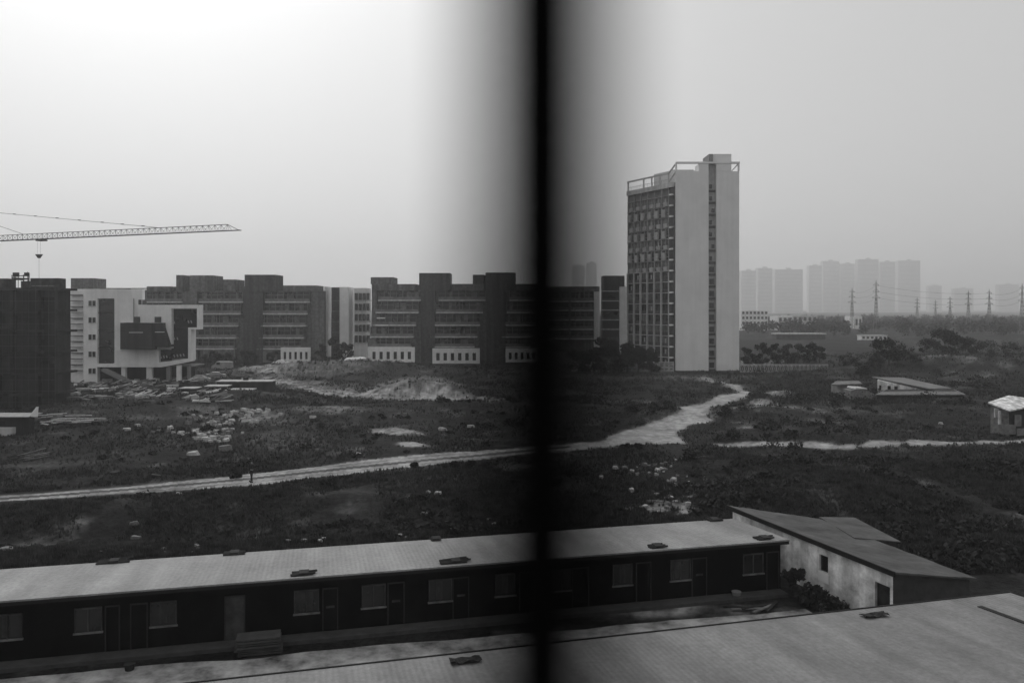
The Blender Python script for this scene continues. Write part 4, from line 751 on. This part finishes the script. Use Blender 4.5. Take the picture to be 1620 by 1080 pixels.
# ------------------------------------------------------------------ huts on the right
def rhut(pts_roof, Y, zs, wallx, lab, wallm, roofm, n_=1):
    pass
Yh = GY(629)
o = empty('long_shed', ((1445-810)/F*Yh, Yh, 0), 'long low shed with dark sloping roof and pale end wall at right', 'shed')
f = lambda x, y, Y: W(x, y, Y)
rp_ = [f(1380,597,150), f(1432,599,152), f(1505,614,146), f(1395,612.5,141)]
# upper roof over the pale wall, then the lower roof strip in front
MB().hexa([f(1379,597,150), f(1430,598,156), f(1505,615,147), f(1470,616,140)], [f(1379,596,150), f(1430,597,156), f(1505,613.5,147), f(1470,614,140)]).build('roof', M['slot'], o)
mb = MB(); a, b, c = W(1388,0,147.5), W(1425,0,144.5), W(1470,0,141.5); zg0 = -.3
mb.hexa([z_(a,zg0), z_(c,zg0), z_(c+Vector((2,3,0)),zg0), z_(a+Vector((2,4,0)),zg0)], [z_(a,2.25), z_(c,.95), z_(c+Vector((2,3,0)),.95), z_(a+Vector((2,4,0)),2.25)]).build('wall', M['white'], o)
for x0_, x1_ in ((1391.5,1394.5),(1405,1410),(1416,1421)):
    t0 = (x0_-1388)/82; t1 = (x1_-1388)/82; p0 = a.lerp(c, t0); p1 = a.lerp(c, t1); nn = Vector((-.1,-.12,0)); MB().hexa([z_(p0+nn,.5), z_(p1+nn,.5), z_(p1+nn*.3,.5), z_(p0+nn*.3,.5)], [z_(p0+nn,1.35), z_(p1+nn,1.35), z_(p1+nn*.3,1.35), z_(p0+nn*.3,1.35)]).build('window', M['glass'], o)
MB().hexa([f(1384,625.5,136), f(1528,625,138), f(1510,617,142), f(1400,618,142)], [f(1384,624,136), f(1528,623.5,138), f(1510,615.5,142), f(1400,616.5,142)]).build('lower_roof', M['timber'], o)
MB().hexa([z_(f(1388,0,136.5),-.4), z_(f(1524,0,138.5),-.4), z_(f(1508,0,141.5),-.4), z_(f(1402,0,141.5),-.4)], [z_(f(1388,0,136.5),.62), z_(f(1524,0,138.5),.58), z_(f(1508,0,141.5),1.2), z_(f(1402,0,141.5),1.15)]).build('wall', M['darkcon'], o)
o = empty('shack', ((1338-810)/F*142, 142, 0), 'small tumbledown shack with flat pale roof left of the long right-hand shed', 'shack')
MB().hexa([f(1316,609.5,140), f(1364,608,140), f(1358,603,146), f(1322,604,146)], [f(1316,608,140), f(1364,606.5,140), f(1358,602,146), f(1322,602.5,146)]).build('roof', M['timber'], o)
MB().pbox(1331, 1344, 609.8, 626, 140.5, 4.5).build('wall', M['slot'], o); MB().pbox(1319, 1320, 609.5, 622, 140.2, .15).pbox(1361, 1362, 609, 622, 140.2, .15).build('post', M['timber'], o)
o = empty('low_hut', ((1363-810)/F*134, 134, 0), 'rough grey boarded hut in front of the small shack at right', 'hut')
MB().poly([(1346,618),(1358,615.5),(1370,616),(1383,623),(1380,630),(1372,633),(1360,631),(1347,633)], 134, 3).build('wall', M['timber'], o); MB().poly([(1353,615.4),(1372,615.8),(1372,614.2),(1355,613.2)], 133.8, 3.4).build('roof', M['slab'], o)
Yq = 100; o = empty('corner_hut', ((1600-810)/F*Yq, Yq, 0), 'hut with bright pale peaked roof and ragged walls at the right edge', 'hut')
zr = lambda y, Y: H-(y-488)/F*Y
MB().add([f(1563,636,Yq), f(1598,649,Yq-3), f(1640,640,Yq-1), f(1642,632,Yq+2), f(1596,625,Yq+2), f(1563,638,Yq), f(1598,651,Yq-3), f(1640,642,Yq-1), f(1642,634,Yq+2), f(1596,627,Yq+2)], [(0,1,4),(1,2,3,4),(5,9,6),(6,9,8,7),(0,5,6,1),(1,6,7,2),(2,7,8,3),(3,8,9,4),(4,9,5,0)]).build('roof', M['white'], o)
MB().obox(W(1590,0,Yq-2.0).xy.to_3d(), Vector((.95,-.2,0)), Vector((.2,.95,0)), -.9, 1.1, -.35, -.25, .1, 1.3).obox(W(1612,0,Yq-2.4).xy.to_3d(), Vector((.98,.15,0)), Vector((-.15,.98,0)), -.7, 1.3, -.5, -.42, 0, .9).build('loose_board', M['timber'], o)
MB().hexa([z_(f(1567,0,Yq+.2),-.5), z_(f(1596,0,Yq-2.2),-.5), z_(f(1596,0,Yq+1.5),-.5), z_(f(1575,0,Yq+2),-.5)], [z_(f(1567,0,Yq+.2),zr(639,Yq)), z_(f(1596,0,Yq-2.2),zr(651.5,Yq-2)), z_(f(1596,0,Yq+1.5),zr(640,Yq)), z_(f(1575,0,Yq+2),zr(640,Yq))]).build('wall', M['timber'], o)
MB().hexa([z_(f(1596.3,0,Yq-2.2),-.5), z_(f(1638,0,Yq-.5),-.5), z_(f(1638,0,Yq+1.5),-.5), z_(f(1597,0,Yq+1.5),-.5)], [z_(f(1596.3,0,Yq-2.2),zr(652,Yq-2)), z_(f(1638,0,Yq-.5),zr(644,Yq)), z_(f(1638,0,Yq+1.5),zr(640,Yq)), z_(f(1597,0,Yq+1.5),zr(640,Yq))]).build('wall', M['darkcon'], o)
MB().pbox(1581, 1584, 650, 674, Yq-1.9, .3).pbox(1574, 1580, 646, 660, Yq-1.2, .2).build('post', M['stone'], o); MB().pbox(1606, 1616, 656, 674, Yq-2.4, .15).build('door', M['timber'], o)
# ------------------------------------------------------------------ trees
def trow(L_, grp, lab, m='leafd'):
    for i, (x, yb, hp, wp, n_) in enumerate(L_):
        Y = GY(yb); tree((x-810)/F*Y, Y, hp/F*Y, wp/F*Y, lab(i), grp, m=m, n_=n_*1.4, low=0)
P_ = ['first','second','third','fourth','fifth','sixth','seventh','eighth','ninth','tenth','eleventh','twelfth']
trow([(1184,582,30,26,.8),(1204,582,36,28,.8),(1224,581,32,26,.8),(1243,582,34,28,.8),(1262,581,33,28,.8),(1281,582,32,26,.8),(1297,583,28,24,.8)], 'trees behind the latticed wall', lambda i: P_[i]+' dark bushy tree from the high-rise, behind the latticed wall')
trow([(1406,592,44,52,1.2),(1384,594,28,28,.7),(1440,592,24,34,.7),(1340,588,18,30,.6),(1362,596,20,30,.6)], 'trees on the right of the field', lambda i: ['round dark tree standing alone behind the long shed','smaller dark tree at the left of the round one','low spreading tree right of the round one','low tree beyond the end of the latticed wall','bushy low tree behind the shack'][i])
trow([(1494,578,38,44,1.1),(1516,576,30,34,.8),(1535,577,26,34,.8),(1470,582,26,34,.8),(1565,576,20,46,.8),(1605,576,18,46,.8)], 'trees on the bank at right', lambda i: ['tallest tree on the right bank, with pointed top','tree right beside the tallest on the bank','third tree on the bank, right of the tallest pair','tree on the slope left of the tallest on the bank','flat-topped tree farther right on the bank','flat-topped tree at the right edge of the bank'][i])
trow([(965,592,58,52,1.2),(992,591,52,44,1.1),(1010,592,44,40,1),(1030,592,38,34,1),(940,590,40,40,.9),(915,590,34,40,.9)], 'trees in front of the high-rise base', lambda i: ['tallest dark tree left of the high-rise foot','dark tree at the left corner of the high-rise','dark tree before the lower windows of the high-rise','right-most dark tree before the high-rise windows','shorter tree left of the tallest by the high-rise','tree nearest the window post on its right'][i])
trow([(530,575,44,22,.9),(547,574,34,24,.8),(566,565,26,26,.7),(514,576,30,26,.7),(504,578,22,20,.6),(432,577,22,16,.6),(395,577,24,30,.7),(338,580,26,30,.7),(360,579,22,24,.6)], 'trees at the foot of the grey blocks', lambda i: ['tall narrow tree before the pale end wall','round tree right of the narrow one','tree above the white covered stack','tree left of the narrow one by the end wall','small tree at the end of the left grey block','small tree before the white arcade of the left block','bushy tree at the foot of the dark stair tower','bushy tree close right of the modern building','low tree between modern building and stair tower'][i])
for i, (x, yb, hp, wp) in enumerate([(720,742,9,16),(745,740,8,14),(655,741,7,12),(990,716,9,18),(1010,714,8,14),(1145,655,12,30),(1160,690,14,34),(860,672,10,40),(820,668,9,36),(1090,745,12,30),(372,757,8,16),(520,772,10,22),(330,680,10,24),(1060,650,10,26),(1035,652,10,24),(1000,656,9,26),(1250,690,8,26),(700,640,8,22)]):
    Y = GY(yb); tree((x-810)/F*Y, Y, hp/F*Y, wp/F*Y, 'low dark bush standing in the rough grass of the field', 'bushes scattered over the field', name='bush', n_=.5, leaf=.14, low=0, cat='bush')
for i, (X, Y, hh, ww) in enumerate([(15.6,41.6,1.1,1.7),(16.4,40.5,.8,1.5),(15.2,43.0,1.5,1.3),(17.0,38.9,.7,1.2)]):
    tree(X, Y, hh, ww, ['dark bush in the corner between dormitory end and whitewashed wall','dark bush in front of the whitewashed wall, under its window','tallest dark bush at the dormitory end wall','lowest dark bush by the near roof and the whitewashed wall'][i], 'bushes by the whitewashed wall', name='bush', n_=.9, leaf=.1, low=0, cat='bush')
# ------------------------------------------------------------------ far distance
def farb(x0, x1, yt, yb, Y, lab, m='far', rows=4, cols=5, cat='building', grp=None, name='far_building', roof=None, d=18, win='officed'):
    o = empty(name, ((x0+x1)/2/F*Y-810/F*Y, Y, 0), lab, cat, grp); a, b = (x0-810)/F*Y, (x1-810)/F*Y; zt = H-(yt-488)/F*Y
    MB().box(a, b, Y, Y+d, -1, zt).build('wall', M[m], o); s = (b-a)/cols; hh = zt/rows
    for j in range(rows):
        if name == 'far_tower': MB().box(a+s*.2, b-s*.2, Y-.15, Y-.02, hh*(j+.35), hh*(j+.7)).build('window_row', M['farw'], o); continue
        for k in range(cols): MB().box(a+s*(k+.22), a+s*(k+.78), Y-.15, Y-.02, hh*(j+.3), hh*(j+.78)).build('window', M[win], o)
    if roof: MB().box(a-.3, b+.3, Y-.4, Y+d+.4, zt+.01, zt+roof).build('roof', M['slab'], o)
    return o
G1 = 'hazy residential towers on the skyline'
for i, (x0, x1, yt, Y, lab) in enumerate([(1173,1196,428,1500,'hazy tower just right of the high-rise'),(1199,1222,424,1550,'second hazy tower right of the high-rise'),(1226,1270,426,1600,'broad low hazy tower in the skyline group'),(1280,1300,420,1850,'slim hazy tower left of the stepped pair'),(1302,1328,413,1900,'wider hazy tower in the middle of the skyline'),(1332,1352,417,1900,'hazy tower before the gap in the skyline'),(1357,1390,410,1850,'tallest hazy tower with flat top'),(1392,1416,414,1900,'hazy tower right beside the tallest'),(1421,1456,412,2000,'hazy tower at the right end of the skyline group'),(1470,1490,452,2100,'very faint lower tower beyond the skyline group'),(1510,1540,456,2100,'very faint lower tower at far right'),(1580,1612,450,2200,'very faint tower near the right edge'),(905,925,420,1500,'faint tower right of the window post'),(928,944,416,1500,'faint tower just above the narrow dark office tower')]):
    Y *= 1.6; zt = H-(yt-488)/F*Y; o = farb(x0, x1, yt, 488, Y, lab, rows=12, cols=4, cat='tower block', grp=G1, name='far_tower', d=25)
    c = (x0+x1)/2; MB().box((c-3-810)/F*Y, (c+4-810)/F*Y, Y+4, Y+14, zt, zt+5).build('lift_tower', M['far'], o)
farb(1173, 1215, 491, 515, 560, 'pale apartment house with window rows at the foot of the skyline', m='plaster', rows=4, cols=7); farb(1231, 1253, 500, 516, 560, 'small pale building right of the pale apartment house', m='plaster', rows=2, cols=3); farb(1254, 1293, 499, 517, 575, 'grey warehouse beside the small pale building', m='slab', rows=2, cols=5, cat='warehouse')
farb(1228, 1306, 529, 537, 395, 'long low white-roofed shed in the far field', m='greyw', rows=1, cols=10, roof=.6, cat='shed', name='far_shed', d=6); farb(1363, 1403, 531, 537.5, 395, 'short white shed right of the long one in the far field', m='plaster', rows=1, cols=6, roof=.3, cat='shed', name='far_shed', d=5); farb(1352, 1364, 500, 510, 600, 'tiny pale house among the far trees', m='plaster', rows=1, cols=2, cat='house')
def pylon(X, Y, h, lab):
    root = empty('pylon', (0, 0, 0), lab, 'pylon', 'power line pylons in the haze'); mb = MB()
    for sx in (-1, 1):
        for sy in (-1, 1): mb.tube((sx*1.3, sy*1.3, 0), (sx*.4, sy*.4, h*.66), .13, 4); mb.tube((sx*.4, sy*.4, h*.66), (0, 0, h), .1, 4)
    for i in range(9):
        za, zb2 = h*.66*i/9, h*.66*(i+1)/9; ra = 1.3-.9*i/9; rb = 1.3-.9*(i+1)/9
        for sy in (-1, 1): mb.tube((-ra, sy*ra, za), (rb, sy*rb, zb2), .09, 4); mb.tube((ra, sy*ra, za), (-rb, sy*rb, zb2), .09, 4)
    mb.build('mast', M['slot'], root)
    for z, w_ in ((.66, 4.2), (.78, 3.4), (.9, 2.8)): MB().tube((-w_, 0, h*z), (w_, 0, h*z), .12, 4).tube((-w_, 0, h*z), (0, 0, h*(z+.05)), .12, 4).tube((w_, 0, h*z), (0, 0, h*(z+.05)), .12, 4).build('crossarm', M['slot'], root)
    root.location = (X, Y, 0); root.rotation_euler = (0, 0, .5)
for x, yt, Y, lab in [(1386,443,520,'tallest pylon, nearest one right of the skyline group'),(1348,455,560,'pylon left of the tallest'),(1503,468,600,'faint pylon in the middle of the right horizon'),(1532,459,540,'pylon left of the thick one on the right horizon'),(1565,457,500,'thick pylon on the right horizon'),(1617,448,480,'pylon at the right edge'),(1451,470,700,'faint pylon right of the tallest'),(1480,474,760,'small faint pylon amid the right horizon')]:
    pylon((x-810)/F*Y, Y, H-(yt-488)/F*Y, lab)
for k, (za, lab) in enumerate([(.66,'lowest sagging power cable across the hazy right horizon'),(.78,'middle sagging power cable across the hazy right horizon'),(.9,'uppermost sagging power cable across the hazy right horizon')]):
    mb = MB(); pts = [(x, yt, Y) for x, yt, Y in ((1348,455,560),(1386,443,520),(1565,457,500),(1617,448,480))]
    for (xa, ya, Ya), (xb, yb, Yb) in zip(pts[:-1], pts[1:]):
        A_ = Vector(((xa-810)/F*Ya, Ya, (H-(ya-488)/F*Ya)*za)); B_ = Vector(((xb-810)/F*Yb, Yb, (H-(yb-488)/F*Yb)*za)); pv = A_
        for i in range(1, 9): t = i/8; q = A_.lerp(B_, t); q.z -= 3*4*t*(1-t)*.7; mb.tube(pv, q, .045, 4); pv = q
    tag(mb.build('power_cable', M['steel']), lab, 'cable')
# ------------------------------------------------------------------ the window the view is taken through
D_ = .112; wf = empty('window_frame', (.0045, D_, H-.5), 'dark out-of-focus upright bar of the window the view is taken through', 'window frame')
wm = mat('black_frame', .004, rough=1, spec=0, var=.1)
cx = (863-810)/F*D_
MB().box(cx-.0098, cx+.0098, D_, D_+.03, H-.5, H+.5).build('post', wm, wf)
MB().box(-.9, .9, D_, D_+.03, H-.54, H-.5).build('sill_rail', wm, wf); MB().box(-.9, .9, D_, D_+.03, H+.5, H+.54).build('head_rail', wm, wf)
MB().box(-.94, -.9, D_, D_+.03, H-.54, H+.54).build('jamb', wm, wf); MB().box(.9, .94, D_, D_+.03, H-.54, H+.54).build('jamb', wm, wf)
# ------------------------------------------------------------------ haze
hm = bpy.data.materials.new('haze'); hm.use_nodes = True; t = hm.node_tree; t.nodes.clear(); ou = t.nodes.new('ShaderNodeOutputMaterial'); pv = t.nodes.new('ShaderNodeVolumePrincipled')
pv.inputs['Color'].default_value = (1, 1, 1, 1); pv.inputs['Density'].default_value = HAZE_DENSITY; pv.inputs['Anisotropy'].default_value = .55; t.links.new(pv.outputs[0], ou.inputs['Volume'])
hb = MB().box(-6600, 6600, -150, 9100, -8, 215).build('haze', hm); tag(hb, kind='stuff')
